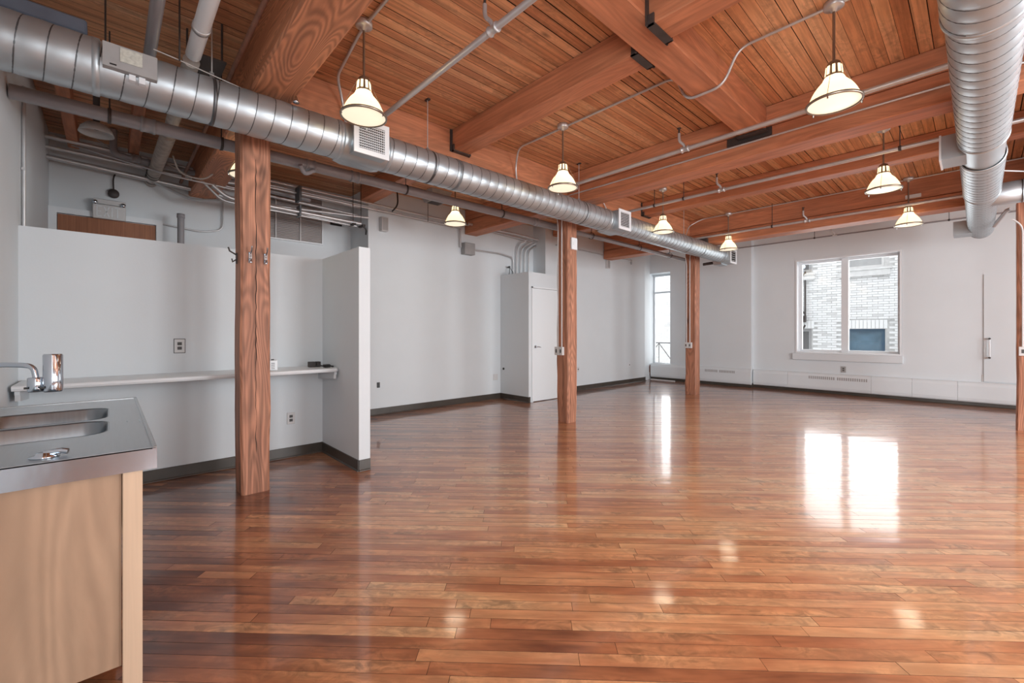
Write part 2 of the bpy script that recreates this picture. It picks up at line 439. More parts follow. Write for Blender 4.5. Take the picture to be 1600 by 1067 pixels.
def curve(pts, n=6):
    """round the corners of a polyline (Catmull-like by quadratic fillet)"""
    P = [Vector(p) for p in pts]; out = [P[0]]
    for i in range(1, len(P) - 1):
        a = P[i] + (P[i - 1] - P[i]).normalized() * min(.09, (P[i - 1] - P[i]).length * .45)
        b = P[i] + (P[i + 1] - P[i]).normalized() * min(.09, (P[i + 1] - P[i]).length * .45)
        for k in range(n + 1):
            t = k / n; out.append(a * (1 - t) ** 2 + P[i] * 2 * t * (1 - t) + b * t * t)
    out.append(P[-1]); return out


# ------------------------------------------------------------ room shell
ZC = 3.55
XL, XR, YB, YE = -7.1, 5.0, -0.5, 11.2
# ---- floor
sub = MB().box((XL - .2, YB - .2, -.12), (XR + .2, YE + .6, -.022), rnd=.5)
floor = smain(sub, 'floor', M['dark'])
D = Vector((math.cos(PI / 4), math.sin(PI / 4))); Nn = Vector((-D.y, D.x)); BW = .0665
fwd = Vector((-math.sin(YAW), math.cos(YAW))); rgt = Vector((math.cos(YAW), math.sin(YAW)))
rows = []
corners = [Vector(c) for c in ((XL, YB), (XR, YB), (XR, YE), (XL, YE))]
smin = min(c.dot(Nn) for c in corners); smax = max(c.dot(Nn) for c in corners)
s0 = smin
while s0 < smax:
    sc = s0 + BW / 2; t0, t1 = -1e9, 1e9
    for k, lo, hi in ((0, XL, XR), (1, YB, YE + .35)):
        a, b = (lo - Nn[k] * sc) / D[k], (hi - Nn[k] * sc) / D[k]
        t0 = max(t0, min(a, b)); t1 = min(t1, max(a, b))
    if t1 > t0:
        t = t0 - random.random() * .8
        while t < t1:
            L_ = random.choice((.35, .6, .8, 1.0, 1.2, 1.5, 1.9, 2.3)) * (.8 + .4 * random.random())
            a, b = max(t, t0), min(t + L_, t1)
            if b - a > .05: rows.append((s0, a, b))
            t += L_
    s0 += BW


def in_view(p):
    d = p.dot(fwd); return d > .05 and abs(p.dot(rgt)) < 1.22 * d


def board_size(r):
    s_, a, b = r; best = 0
    for k in range(7):
        p = Nn * (s_ + BW / 2) + D * (a + (b - a) * k / 6)
        if in_view(p) and 1.3 / p.dot(fwd) < .86: best = max(best, 1 / p.dot(fwd))
    return best


rows.sort(key=board_size, reverse=True)


def add_board(mb, r):
    s_, a, b = r; g = .0009; z1 = random.uniform(-.0004, .0004); tilt = random.uniform(-.00022, .00022)
    q = [(a + g, s_ + g), (b - g, s_ + g), (b - g, s_ + BW - g), (a + g, s_ + BW - g)]
    vs = []
    for z in (-.02, 0):
        for i, (t, u) in enumerate(q):
            p = D * t + Nn * u
            vs.append((p.x, p.y, z if z < 0 else z1 + (tilt if i > 1 else -tilt)))
    rn = random.random(); rn = rn * .86 if random.random() > .07 else rn * .2
    rn = rn if rn < .75 or random.random() < .5 else rn * .7
    mb.add(vs[4:], [(0, 1, 2, 3)], False, (D.x, D.y, 0), rn)
    mb.add(vs, [(0, 1, 5, 4), (1, 2, 6, 5), (2, 3, 7, 6), (3, 0, 4, 7)], False, (D.x, D.y, 0), rn, 1)


NP = 298
for r in rows[:NP]:
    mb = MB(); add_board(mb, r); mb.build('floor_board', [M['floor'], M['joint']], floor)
mb = MB()
for r in rows[NP:]: add_board(mb, r)
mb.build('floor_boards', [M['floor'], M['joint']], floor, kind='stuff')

# ---- ceiling deck with boards running along Y
deck = smain(MB().box((XL - .1, YB - .2, ZC + .03), (XR + .2, YE + .3, ZC + .12)), 'ceiling', M['dark'])
CB = .088; cb = []
bays = ((YB - .05, .90), (.90, 4.90), (4.90, 9.0), (9.0, YE + .1))
x = XL
while x < XR:
    for i, (y0, y1) in enumerate(bays):
        ym = (y0 + y1) / 2; p = Vector((x, max(y0, min(y1, 2.5))))
        d = p.dot(fwd); vis = in_view(p) or in_view(Vector((x, y1)))
        cb.append(((1 / max(d, .5) if vis else 0), x, y0, y1))
    x += CB
cb.sort(reverse=True)


def add_cb(mb, x, y0, y1):
    g = .0011 + (.0030 if random.random() < .30 else 0); dz = random.uniform(0, .002)
    x0, x1, a, b, z, t = x + g, x + CB - g, y0 + .001, y1 - .001, ZC + dz, ZC + .03; rn = random.random()
    vs = [(x0, a, z), (x1, a, z), (x1, b, z), (x0, b, z), (x0, a, t), (x1, a, t), (x1, b, t), (x0, b, t)]
    mb.add(vs[:4], [(0, 3, 2, 1)], False, (0, 1, 0), rn)
    mb.add(vs, [(0, 1, 5, 4), (1, 2, 6, 5), (2, 3, 7, 6), (3, 0, 4, 7)], False, (0, 1, 0), rn, 1)


for e in cb[:298]:
    mb = MB(); add_cb(mb, *e[1:]); mb.build('ceiling_board', [M['ceil'], M['joint']], deck)
mb = MB()
for e in cb[298:]: add_cb(mb, *e[1:])
mb.build('ceiling_boards', [M['ceil'], M['joint']], deck, kind='stuff')

# ---- walls
w = MB().box((XL - .15, YB - .15, -.02), (XL, 3.0, ZC)); smain(w, 'wall_back_left', M['wall'])
w = MB()
w.box((XL, 2.935, 0), (-6.43, 3.05, ZC)); smain(w, 'wall_jog', M['wall']); w = MB()
w.box((-6.58, 3.05, 0), (-6.43, 6.59, ZC)); smain(w, 'wall_left', M['wall']); w = MB()
w.box((-6.58, 6.59, 0), (-6.08, 6.74, ZC)); w.box((-6.25, 6.74, 0), (-6.08, 10.5, ZC))
w.prism([(-6.08, 10.5), (-6.36, 11.5), (-6.5, 11.5), (-6.25, 10.5)], 'Z', 0, ZC)
smain(w, 'wall_far_left', M['wall'])
w = MB().box((XL, YB - .15, 0), (.1, YB, ZC)); w.box((2.5, YB - .15, 0), (XR, YB, ZC))
w.box((.1, YB - .15, 0), (2.5, YB, .8)); w.box((.1, YB - .15, 2.9), (2.5, YB, ZC)); smain(w, 'wall_near', M['wall'])
w = MB(); ys = [YB]
for y in (1.6, 4.6, 7.6): ys += [y - 1.15, y + 1.15]
ys.append(YE)
for i in range(0, len(ys), 2): w.box((XR, ys[i], 0), (XR + .15, ys[i + 1], ZC))
for y in (1.6, 4.6, 7.6):
    w.box((XR, y - 1.15, 0), (XR + .15, y + 1.15, .8)); w.box((XR, y - 1.15, 2.9), (XR + .15, y + 1.15, ZC))
smain(w, 'wall_right', M['wall'])
# end wall with main window opening (X -2.77..-1.0, z .84..2.9) and the far narrow one
w = MB()
WX0, WX1, WZ0, WZ1 = -2.77, -1.0, .84, 2.90
w.box((-3.63, YE, 0), (WX0, YE + .35, ZC)); w.box((WX1, YE, 0), (XR + .15, YE + .35, ZC))
w.box((WX0, YE, 0), (WX1, YE + .35, WZ0)); w.box((WX0, YE, WZ1), (WX1, YE + .35, ZC))
w.box((-5.64, 11.05, 0), (-3.63, YE + .35, ZC))
w.box((-6.36, 11.05, 2.93), (-5.64, YE + .35, ZC)); w.box((-6.3, 11.12, 0), (-5.64, YE + .35, .39))
smain(w, 'wall_end', M['wall'])
# low partition behind the shelf and its spur
smain(MB().box((-5.0, YB, 0), (-4.88, 1.815, 2.1)), 'wall_partition', M['wall'])
smain(MB().box((-4.88, 1.705, 0), (-3.935, 1.815, 2.1)), 'wall_spur', M['wall'])


# ---- baseboards
def base_run(name, pts, inward, h=.105, t=.008, label=None):
    m = MB()
    for i in range(len(pts) - 1):
        a, b = Vector(pts[i]), Vector(pts[i + 1]); n = Vector(inward[i])
        d = (b - a).normalized()
        prof = [(0, 0), (t + .008, 0), (t + .006, .006), (t, .014), (t, h - .003), (t - .003, h), (0, h)]
        vs = []
        for q in (a, b):
            for u, z in prof: vs.append((q.x + n.x * u, q.y + n.y * u, z))
        k = len(prof); fs = [(j, (j + 1) % k, k + (j + 1) % k, k + j) for j in range(k)]
        fs += [tuple(range(k))[::-1], tuple(range(k, 2 * k))]
        c = d.cross(n) if False else (d.x * n.y - d.y * n.x)
        if c > 0: fs = [f[::-1] for f in fs]
        m.add(vs, fs)
    o = m.build(name, M['rubber']); o['kind'] = 'structure'
    return o


base_run('baseboard_partition', [(-4.88, YB), (-4.88, 1.705)], [(1, 0)])
base_run('baseboard_spur', [(-4.88, 1.705), (-3.935, 1.705), (-3.935, 1.815)], [(0, -1), (1, 0)])
base_run('baseboard_left', [(-6.43, 2.94), (-6.43, 5.66)], [(1, 0)])
base_run('baseboard_closet', [(-6.43, 5.66), (-5.64, 5.66), (-5.64, 5.70)], [(0, -1), (1, 0)])
base_run('baseboard_far_left', [(-6.08, 6.74), (-6.08, 10.5), (-6.3, 11.1)], [(1, 0), (.96, .28)])
base_run('baseboard_end', [(-6.2, 11.045), (-3.63, 11.045), (-3.63, 11.19), (5, 11.19)], [(0, -1), (1, 0), (0, -1)])


# ------------------------------------------------------------ windows
def box_frame(mb, x0, x1, z0, z1, y0, y1, t):
    mb.box((x0, y0, z0), (x0 + t, y1, z1)); mb.box((x1 - t, y0, z0), (x1, y1, z1))
    mb.box((x0 + t, y0, z0), (x1 - t, y1, z0 + t)); mb.box((x0 + t, y0, z1 - t), (x1 - t, y1, z1))


win = struct('window_1', 'two-pane white window in the end wall looking onto pale brick', (WX0, YE, WZ0))
m = MB(); box_frame(m, WX0 + .002, WX1 - .002, WZ0 + .002, WZ1 - .002, YE - .012, YE + .30, .03); m.build('window_lining', M['white'], win)
m = MB(); box_frame(m, WX0 + .03, WX1 - .03, WZ0 + .03, WZ1 - .03, YE + .2, YE + .26, .05); m.build('window_frame', M['white'], win)
m = MB(); m.box((-1.975, YE + .17, WZ0 + .03), (-1.855, YE + .27, WZ1 - .03)); m.build('mullion', M['white'], win)
for a, b in ((WX0 + .08, -1.975), (-1.855, WX1 - .08)):
    MB().box((a, YE + .228, WZ0 + .08), (b, YE + .234, WZ1 - .08)).build('pane', M['glass'], win)
m = MB(); m.box((-2.82, YE - .05, .70), (-.985, YE + 0, .84), bevel=.004); m.build('window_apron', M['wall'], win)
win2 = struct('window_2', 'tall narrow white window in the far left corner', (-6.3, 11.4, .4))
m = MB(); box_frame(m, -6.35, -5.66, .395, 2.925, 11.44, 11.5, .045); m.build('window_frame', M['white'], win2)
MB().box((-6.305, 11.43, 2.40), (-5.70, 11.50, 2.45)).build('transom_bar', M['white'], win2)
for a, b in ((.44, 2.40), (2.45, 2.88)): MB().box((-6.305, 11.468, a), (-5.705, 11.474, b)).build('pane', M['glass'], win2)
MB().box((-6.33, 11.0, .392), (-5.645, 11.44, .42)).build('window_sill', M['white'], win2)
# assumed side windows out of view (source of the daylight)
for i, y in enumerate((1.6, 4.6, 7.6)):
    wn = struct('window_%d' % (3 + i), None, (XR, y, .8)); m = MB()
    m.box((XR + .02, y - 1.15, .8), (XR + .1, y - 1.1, 2.9)); m.box((XR + .02, y + 1.1, .8), (XR + .1, y + 1.15, 2.9))
    m.box((XR + .02, y - .03, .8), (XR + .1, y + .03, 2.9)); m.box((XR + .02, y - 1.1, .8), (XR + .1, y + 1.1, .85)); m.box((XR + .02, y - 1.1, 2.85), (XR + .1, y + 1.1, 2.9))
    m.build('window_frame', M['white'], wn)
wn = struct('window_6', None, (1.3, YB, .8)); m = MB(); box_frame(m, .1, 2.5, .8, 2.9, YB - .1, YB - .02, .05); m.build('window_frame', M['white'], wn)  # unseen window added behind the camera around the fill light

# ------------------------------------------------------------ closet with door
cl = thing('closet', 'white built-in closet box with one flush door against the left wall', 'closet', (-6.0, 6.1, 0))
m = MB(); m.box((-6.428, 5.66, 0), (-5.64, 5.74, 2.42)); m.box((-5.68, 5.74, 2.125), (-5.64, 6.52, 2.42))
m.box((-5.68, 6.50, 0), (-5.64, 6.585, 2.42)); m.box((-6.428, 5.74, 2.36), (-5.68, 6.585, 2.42)); m.build('body', M['wall'], cl)
dr = MB().box((-5.675, 5.765, .012), (-5.635, 6.495, 2.12)).build('door', M['door'], cl)
dr['_base'] = (0, 0, 0)
m = MB(); m.lathe([(0, 0), (.028, 0), (.030, .006), (.012, .012), (.010, .045), (0, .045)], (-5.635, 5.835, 1.03), 16, 'X')
m.tube([(-5.60, 5.835, 1.03), (-5.595, 5.87, 1.032), (-5.595, 5.94, 1.02)], [.009, .009, .007], 8)
h = m.build('lever_handle', M['chrome']); h.parent = dr; h.location = -Vector(dr.location) - Vector(cl['_base'])
m = MB(); m.box((-5.645, 5.735, 0), (-5.622, 5.762, 2.15)); m.box((-5.645, 5.735, 2.125), (-5.622, 6.53, 2.152)); m.build('casing', M['white'], cl)
m = MB(); m.lathe([(0, 0), (.02, 0), (.022, .003), (.0, .004)], (-6.33, 5.658, .587), 12, 'Y')
for k in range(1):
    v = MB(); v.tube([(-6.33, 5.66, .587), (-6.33, 5.648, .587)], .022, 14); v.build('cable_hole', M['black'], cl)

# ------------------------------------------------------------ timber structure
def timber(name, a, b, label, grain=None, cat='beam', group=None, bev=.008, mt='beam', seam=None):
    a = Vector(a); b = Vector(b); base = ((a.x + b.x) / 2, (a.y + b.y) / 2, min(a.z, b.z))
    m = MB()
    if seam:  # two stacked sticks
        m.box(a, (b.x, b.y, seam - .004), bevel=bev, grain=grain); m.box((a.x, a.y + .006, seam + .004), (b.x, b.y - .006, b.z), bevel=bev, grain=grain)
    else: m.box(a, b, bevel=bev, grain=grain)
    return solo(m, name, M[mt], label, cat, base, group)


timber('main_beam', (-7.08, .76, 3.09), (4.98, 1.05, ZC - .002), 'heavy timber beam with swirling grain over the nearest column', bev=.015, mt='beamgrain')
timber('main_beam', (-6.42, 4.78, 3.10), (4.98, 5.05, ZC - .002), 'deep double timber beam crossing over the middle column', seam=3.34)
timber('main_beam', (-6.06, 8.60, 3.04), (4.98, 8.92, ZC - .002), 'cracked double timber beam crossing in front of the window wall', seam=3.24)
g1 = 'lengthwise girders'
timber('girder', (-4.2, 1.052, 3.09), (-3.97, 4.778, ZC - .002), 'reddish girder behind the round duct between first and second column')
timber('girder', (-4.2, 5.052, 3.09), (-3.97, 8.598, ZC - .002), 'reddish girder above the duct between the middle and far column')
timber('girder', (-1.66, 1.052, 3.30), (-1.43, 4.778, ZC - .002), 'girder crossed by the bent conduit in the middle of the near ceiling bay')
timber('girder', (.47, 1.052, 3.09), (.70, 4.778, ZC - .002), 'girder beyond the right-hand duct in the near bay')
timber('girder', (.47, 5.052, 3.09), (.70, 8.598, ZC - .002), 'girder beyond the right-hand duct running to the right column')
timber('purlin', (-3.968, 2.78, 3.31), (-1.662, 2.99, ZC - .002), 'purlin on iron hangers left of the middle girder')
timber('purlin', (-1.428, 2.50, 3.24), (.468, 2.72, ZC - .002), 'purlin on an iron hanger right of the middle girder')
timber('purlin', (-6.42, 2.80, 3.31), (-4.202, 3.01, ZC - .002), 'purlin running from the girder to the left wall under the pipes')
timber('purlin', (-3.968, 6.76, 3.32), (.468, 6.97, ZC - .002), 'long purlin with a sprinkler pipe beside it in the far bay')
timber('purlin', (-6.06, 6.80, 3.31), (-4.202, 7.01, ZC - .002), 'purlin over the end of the closet near the left wall')
# ledger + blocks of the dark back left ceiling
for i, y in enumerate((-.34, .16)):
    timber('blocking', (-6.9, y, 3.36), (-4.9, y + .09, ZC - .002), ('thin joist against the rear left wall corner', 'thin joist above the exit sign area')[i], bev=.004)


def hanger(x, y0, y1, z, side, label):
    m = MB(); s_ = side
    for yy in (y0 - .03, y1 + .002): m.box((x, yy, z - .012), (x + s_ * .012, yy + .028, ZC - .01))
    m.box((x, y0 - .014, z - .012), (x + s_ * .055, y1 + .014, z - .004))
    for yy in (y0 - .014, y1 + .002): m.box((x, yy, z - .012), (x + s_ * .05, yy + .012, z + .06))
    solo(m, 'joist_hanger', M['iron'], label, 'bracket', (x, (y0 + y1) / 2, z - .022))


hanger(-3.968, 2.78, 2.99, 3.31, 1, 'dark iron joist hanger on the girder above the duct, left end of the near purlin')
hanger(-1.662, 2.78, 2.99, 3.31, -1, 'dark iron joist hanger on the left face of the middle girder')
hanger(-1.428, 2.50, 2.72, 3.24, 1, 'dark iron joist hanger on the right face of the middle girder')
hanger(-3.968, 6.76, 6.97, 3.32, 1, 'dark iron joist hanger at the left end of the long far purlin')
solo(MB().box((-1.80, 4.762, 3.245), (-1.38, 4.779, 3.325)).box((-1.68, 4.68, 3.278), (-1.41, 4.762, 3.292)), 'joist_hanger', M['iron'], 'dark iron plate hanger under the end of the middle girder', 'bracket', (-1.55, 4.77, 3.24))
solo(MB().box((-3.966, 8.53, 3.06), (-3.60, 8.598, 3.14)), 'joist_hanger', M['iron'], 'dark iron bracket where the girder meets the far beam above the duct end', 'bracket', (-3.8, 8.56, 3.06))

# columns
def rough_column(x0, y0, x1, y1, zt, label, seed):
    rr = random.Random(seed); m = MB(); n = 14; c = .016; rings = []
    zs = [zt * i / n for i in range(n + 1)]
    for i, z in enumerate(zs):
        j = lambda s=.0035: rr.uniform(-s, s)
        k = .010 if i < 2 else .0035
        a0, b0, a1, b1 = x0 + j(k), y0 + j(k), x1 + j(k), y1 + j(k); e = c + j(.004)
        rings.append([(a0 + e, b0, z), (a1 - e, b0, z), (a1, b0 + e, z), (a1, b1 - e, z), (a1 - e, b1, z), (a0 + e, b1, z), (a0, b1 - e, z), (a0, b0 + e, z)])
    vs = [p for r in rings for p in r]; fs = []
    for i in range(n):
        for j2 in range(8): fs.append((i * 8 + j2, i * 8 + (j2 + 1) % 8, (i + 1) * 8 + (j2 + 1) % 8, (i + 1) * 8 + j2))
    fs += [tuple(range(8))[::-1], tuple(range(n * 8, n * 8 + 8))]
    m.add(vs, fs, False, (0, 0, 1), rr.random())
    t = thing('timber_column', label, 'column', ((x0 + x1) / 2, (y0 + y1) / 2, 0), None)
    m.build('post', M['column'], t); return t


col1 = rough_column(-4.2, .76, -3.98, .975, 3.088, 'nearest rough timber column, with coat hooks, left of the partition end', 1)
col2 = rough_column(-4.2, 4.79, -3.98, 5.0, 3.098, 'middle timber column with conduits and white switch boxes, beside the closet', 2)
col3 = rough_column(-4.2, 8.885, -3.98, 9.09, 3.038, 'far timber column with two conduits near the corner window', 3)
col4 = rough_column(.352, 8.83, .56, 9.05, 3.038, 'timber column cut by the right edge of the picture', 4)
m = MB()   # deep check (crack) down the nearest column's wide face
rr = random.Random(5); zz = .15; pts = []
while zz < 2.7: pts.append((-3.9785, .868 + rr.uniform(-.004, .004), zz)); zz += .05
m.tube(pts, [.0012 + .0018 * abs(math.sin(i * .37)) for i in range(len(pts))], 5)
m.build('crack', M['dark'], col1)

# ------------------------------------------------------------ spiral ducts
def spiral(mb_seam, x, z, r, y0, y1, pitch, th=.0035):
    n = int((y1 - y0) / pitch * 28); pts = []
    for i in range(n + 1):
        t = i / n; y = y0 + (y1 - y0) * t; w = 2 * PI * (y1 - y0) * t / pitch
        pts.append((x + (r + .0005) * math.cos(w), y, z + (r + .0005) * math.sin(w)))
    mb_seam.tube(pts, th, 5, caps=False)


def duct_run(x, z, r, segs, label, base, pitch):
    t = thing('spiral_duct', label, 'duct', base)
    for (y0, y1, rr_) in segs:
        m = MB(); NA = 40; n = max(2, int((y1 - y0) / (pitch / 6))); vs = []
        for i in range(n + 1):
            y = y0 + (y1 - y0) * i / n
            for j in range(NA):
                w = 2 * PI * j / NA; ph = ((y - y0 - .02) / pitch - j / NA) % 1.0; q = rr_ + .0045 * math.sin(PI * ph) ** .6
                vs.append((x + q * math.cos(w), y, z + q * math.sin(w)))
        m.add(vs, [(i * NA + j, (i + 1) * NA + j, (i + 1) * NA + (j + 1) % NA, i * NA + (j + 1) % NA) for i in range(n) for j in range(NA)], True)
        m.build('duct_section', M['galv'], t)
        s_ = MB(); spiral(s_, x, z, rr_, y0 + .02, y1 - .02, pitch, .0036); s_.build('seam', M['galvd'], t)
        for y in (y0, y1): MB().lathe([(rr_ - .002, -.018), (rr_ + .006, -.016), (rr_ + .007, 0), (rr_ + .006, .016), (rr_ - .002, .018)], (x, y, z), 48, 'Y').build('joint_band', M['galv'], t)
    return t


DX, DZ, DR = -3.62, 2.897, .150
ductl = duct_run(DX, DZ, DR, [(YB + .002, -.06, .156), (-.06, 1.38, DR), (1.80, 2.55, DR), (2.55, 5.15, DR), (5.56, 8.2, DR), (8.2, 9.2, DR)],
                 'long round spiral duct of galvanised steel passing in front of the columns', (DX, 0.5, DZ), .115)
RX, RZ, RR = .028, 2.95, .150
ductr = duct_run(RX, RZ, RR, [(.2, 3.2, .163), (3.2, 5.35, RR), (5.95, 7.45, RR), (7.45, 10.2, .140)],
                 'large round spiral duct overhead at the right edge of the picture', (RX, 2.0, RZ), .125)


def square_round(m, x, y0, y1, z, r, hx, hz, xs=1):
    """plenum body: round shell blending out to a rectangular box toward side xs"""
    m.box((x, y0, z - hz), (x + xs * hx, y1, z + hz))


def plenum(parent, y0, y1, zb, zt, xf, name='plenum'):
    m = MB()
    # box from duct centre to register face, plus sloping transition wings
    m.box((DX + .02, y0, zb), (xf, y1, zt))
    m.prism([(y0 - .06, DZ - .09), (y0, zb), (y1, zb), (y1 + .06, DZ - .09), (y1 + .06, DZ - .13), (y1, zb - .02), (y0, zb - .02), (y0 - .06, DZ - .13)], 'X', DX - .13, DX + .03)
    m.lathe([(DR + .001, y0 - .06), (DR + .004, y0), (DR + .004, y1), (DR + .001, y1 + .06)], (DX, 0, DZ), 40, 'Y')
    return m.build(name, M['galv'], parent)


def register(parent, y0, y1, zb, zt, xf, rowsn, colsn, mt='white'):
    f = .028
    m = MB(); m.box((xf, y0 - .012, zb - .012), (xf + .012, y0 + f, zt + .012)); m.box((xf, y1 - f, zb - .012), (xf + .012, y1 + .012, zt + .012))
    m.box((xf, y0 + f, zb - .012), (xf + .012, y1 - f, zb + f)); m.box((xf, y0 + f, zt - f), (xf + .012, y1 - f, zt + .012))
    fr = m.build('register_frame', M[mt], parent)
    MB().box((xf + .0005, y0 + f, zb + f), (xf + .002, y1 - f, zt - f)).build('register_back', M['dark'], parent)
    for i in range(rowsn):
        z = zb + f + (zt - zb - 2 * f) * (i + .5) / rowsn
        MB().box((xf + .003, y0 + f, z - .0024), (xf + .011, y1 - f, z + .0024)).build('slat', M[mt], parent)
    for i in range(colsn):
        y = y0 + f + (y1 - y0 - 2 * f) * (i + .5) / colsn
        MB().box((xf + .003, y - .0016, zb + f), (xf + .008, y + .0016, zt - f)).build('vane', M[mt], parent)


for (y0, y1, zb, zt, rn, cn) in ((1.45, 1.73, 2.77, 3.03, 10, 13), (5.22, 5.50, 2.765, 3.02, 9, 0), (9.22, 9.52, 2.72, 2.99, 5, 0)):
    plenum(ductl, y0, y1, zb, zt, -3.42); register(ductl, y0, y1, zb, zt, -3.42, rn, cn)
# end cap of the left duct
MB().box((-3.74, 9.2, 2.76), (-3.43, 9.56, 3.02)).build('end_box', M['galv'], ductl)
m = MB().tube([(-4.0, 9.3, 2.75), (-3.78, 9.3, 2.76)], .03, 10); m.build('damper_stub', M['iron'], ductl)
# right duct boxes
m = MB(); m.box((-.225, 5.48, 2.85), (RX, 5.80, 3.06)); m.build('plenum', M['galv'], ductr)
m = MB(); m.box((-.24, 5.47, 2.842), (-.226, 5.81, 3.068)); m.build('register_frame', M['white'], ductr)
m = MB(); m.lathe([(RR - .012, 5.30), (RR - .010, 5.35), (RR - .010, 5.95), (RR - .012, 6.0)], (RX, 0, RZ), 40, 'Y'); m.build('plain_collar', M['galv'], ductr)
m = MB(); m.box((-.27, 9.8, 2.84), (RX, 10.15, 3.05)); m.build('plenum', M['galv'], ductr)
m = MB(); m.lathe([(.0001, 10.2), (.140, 10.2), (.146, 10.21), (.146, 10.24), (.0001, 10.245)], (RX, 0, RZ), 40, 'Y'); m.build('end_cap', M['galv'], ductr)
# branch duct to the right, with elbow to the column
t = thing('branch_duct', 'short branch duct running right from the large duct toward the right column', 'duct', (.5, 7.9, RZ))
m = MB(); m.lathe([(.130, RX + .05), (.132, .35), (.130, .351), (.132, .65), (.130, .651), (.132, 1.6)], (0, 7.8, RZ), 40, 'X'); m.build('duct_section', M['galv'], t)
for xx in (.35, .65, .95): MB().lathe([(.131, -.006), (.138, 0), (.131, .006)], (xx, 7.8, RZ), 40, 'X').build('seam', M['galvd'], t)

# duct hangers (rod + strap)
def rod_hanger(x, y, zt, zd, r, label, ring=True):
    t = thing('duct_hanger', label, 'hanger', (x, y, zt))
    MB().tube([(x, y, ZC - .003), (x, y, zt)], .0045, 8).build('rod', M['conduit'], t)
    MB().box((x - .03, y - .015, ZC - .012), (x + .03, y + .015, ZC - .001)).build('ceiling_clip', M['iron'], t)
    if ring:
        m = MB(); m.lathe([(r + .003, -.011), (r + .005, -.011), (r + .005, .011), (r + .003, .011)], (x, y, zd), 48, 'Y'); m.build('strap', M['galvd'], t)
        MB().prism([(-.03 + x, zd + r - .002), (.03 + x, zd + r - .002), (x, zt + .01)], 'Y', y - .012, y + .012).build('saddle', M['galv'], t)


rod_hanger(DX, 2.25, DZ + DR + .03, DZ, DR, 'thin rod and strap holding the long duct just right of the first register')
rod_hanger(DX, 4.58, DZ + DR + .03, DZ, DR, 'thin rod and strap holding the long duct just before the middle column')
rod_hanger(DX, .52, DZ + DR + .05, DZ, DR, 'rod and strap holding the long duct left of the nearest column')
rod_hanger(DX, 7.6, DZ + DR + .03, DZ, DR, 'thin rod holding the far part of the long duct')

# ------------------------------------------------------------ control box, blue sheet on the left duct
t = thing('control_box', 'grey sheet metal control box with paper label on the duct top left', 'control box', (-3.5, .1, 2.9))
MB().box((-3.56, -.03, 2.885), (-3.435, .215, 2.985)).build('housing', M['greybox'], t)
MB().box((-3.575, -.03, 2.845), (-3.43, .215, 2.883)).build('tray', M['greybox'], t)
MB().box((-3.434, .045, 2.893), (-3.431, .145, 2.975)).build('paper_label', M['tag'], t)
MB().box((-3.429, .0, 2.857), (-3.427, .03, 2.865)).build('slot', M['black'], t)
m = MB().box((-3.49, .085, 2.81), (-3.45, .115, 2.843)); m.box((-3.49, .13, 2.805), (-3.45, .16, 2.843)); m.build('connector', M['white'], t)
solo(MB().box((-3.80, YB + .01, 3.095), (-3.66, -.10, 3.185), bevel=.01), 'insulation_sheet', M['bluegrey'], 'blue grey sheet lying along the top of the duct at the upper left', 'sheet', (-3.73, -.3, 3.095))
solo(MB().tube(curve([(-3.50, .2, 3.065), (-3.52, .35, 3.06), (-3.58, .5, 3.068), (-3.62, .75, 3.055)]), .004, 6), 'control_cable', M['cable'], 'thin pale cable lying on top of the duct right of the control box', 'cable', (-3.55, .45, 3.05))

# ------------------------------------------------------------ big grey drain pipe along the left
def couplings(parent, pts, r, axis='Y'):
    for p in pts: MB().lathe([(r, -.045), (r + .007, -.045), (r + .009, -.03), (r + .004, -.028), (r + .004, .028), (r + .009, .03), (r + .007, .045), (r, .045)], p, 28, axis).build('coupling', M['pipegrey'], parent)


t = thing('drain_pipe', 'thick grey drain pipe running below the long duct to the middle column', 'pipe', (-4.4, 2, 2.91))
m = MB().tube([(-4.4, YB + .01, 2.91), (-4.4, 5.2, 2.91)], .05, 28); m.build('pipe_run', M['pipegrey'], t)
couplings(t, [(-4.4, .22, 2.91), (-4.4, 1.42, 2.91), (-4.4, 1.86, 2.91), (-4.4, 4.55, 2.91)], .05)
m = MB().tube([(-4.4, 5.2, 2.91), (-4.4, 9.3, 2.90)], .036, 20); m.build('pipe_run', M['pipegrey'], t)
for y in (.0, .7, 2.45, 3.9, 5.9, 7.4, 8.6):
    m = MB(); m.lathe([(.053, -.01), (.056, -.01), (.056, .01), (.053, .01)], (-4.4, y, 2.91), 24, 'Y'); m.tube([(-4.4, y, 2.955), (-4.4, y, 3.54)], .005, 6); m.build('pipe_clamp', M['iron'], t)
m = MB().tube(curve([(-4.30, 1.30, 2.86), (-4.36, 1.36, 2.80), (-4.36, 1.44, 2.86)]), .02, 8); m.build('elbow', M['pipegrey'], t)

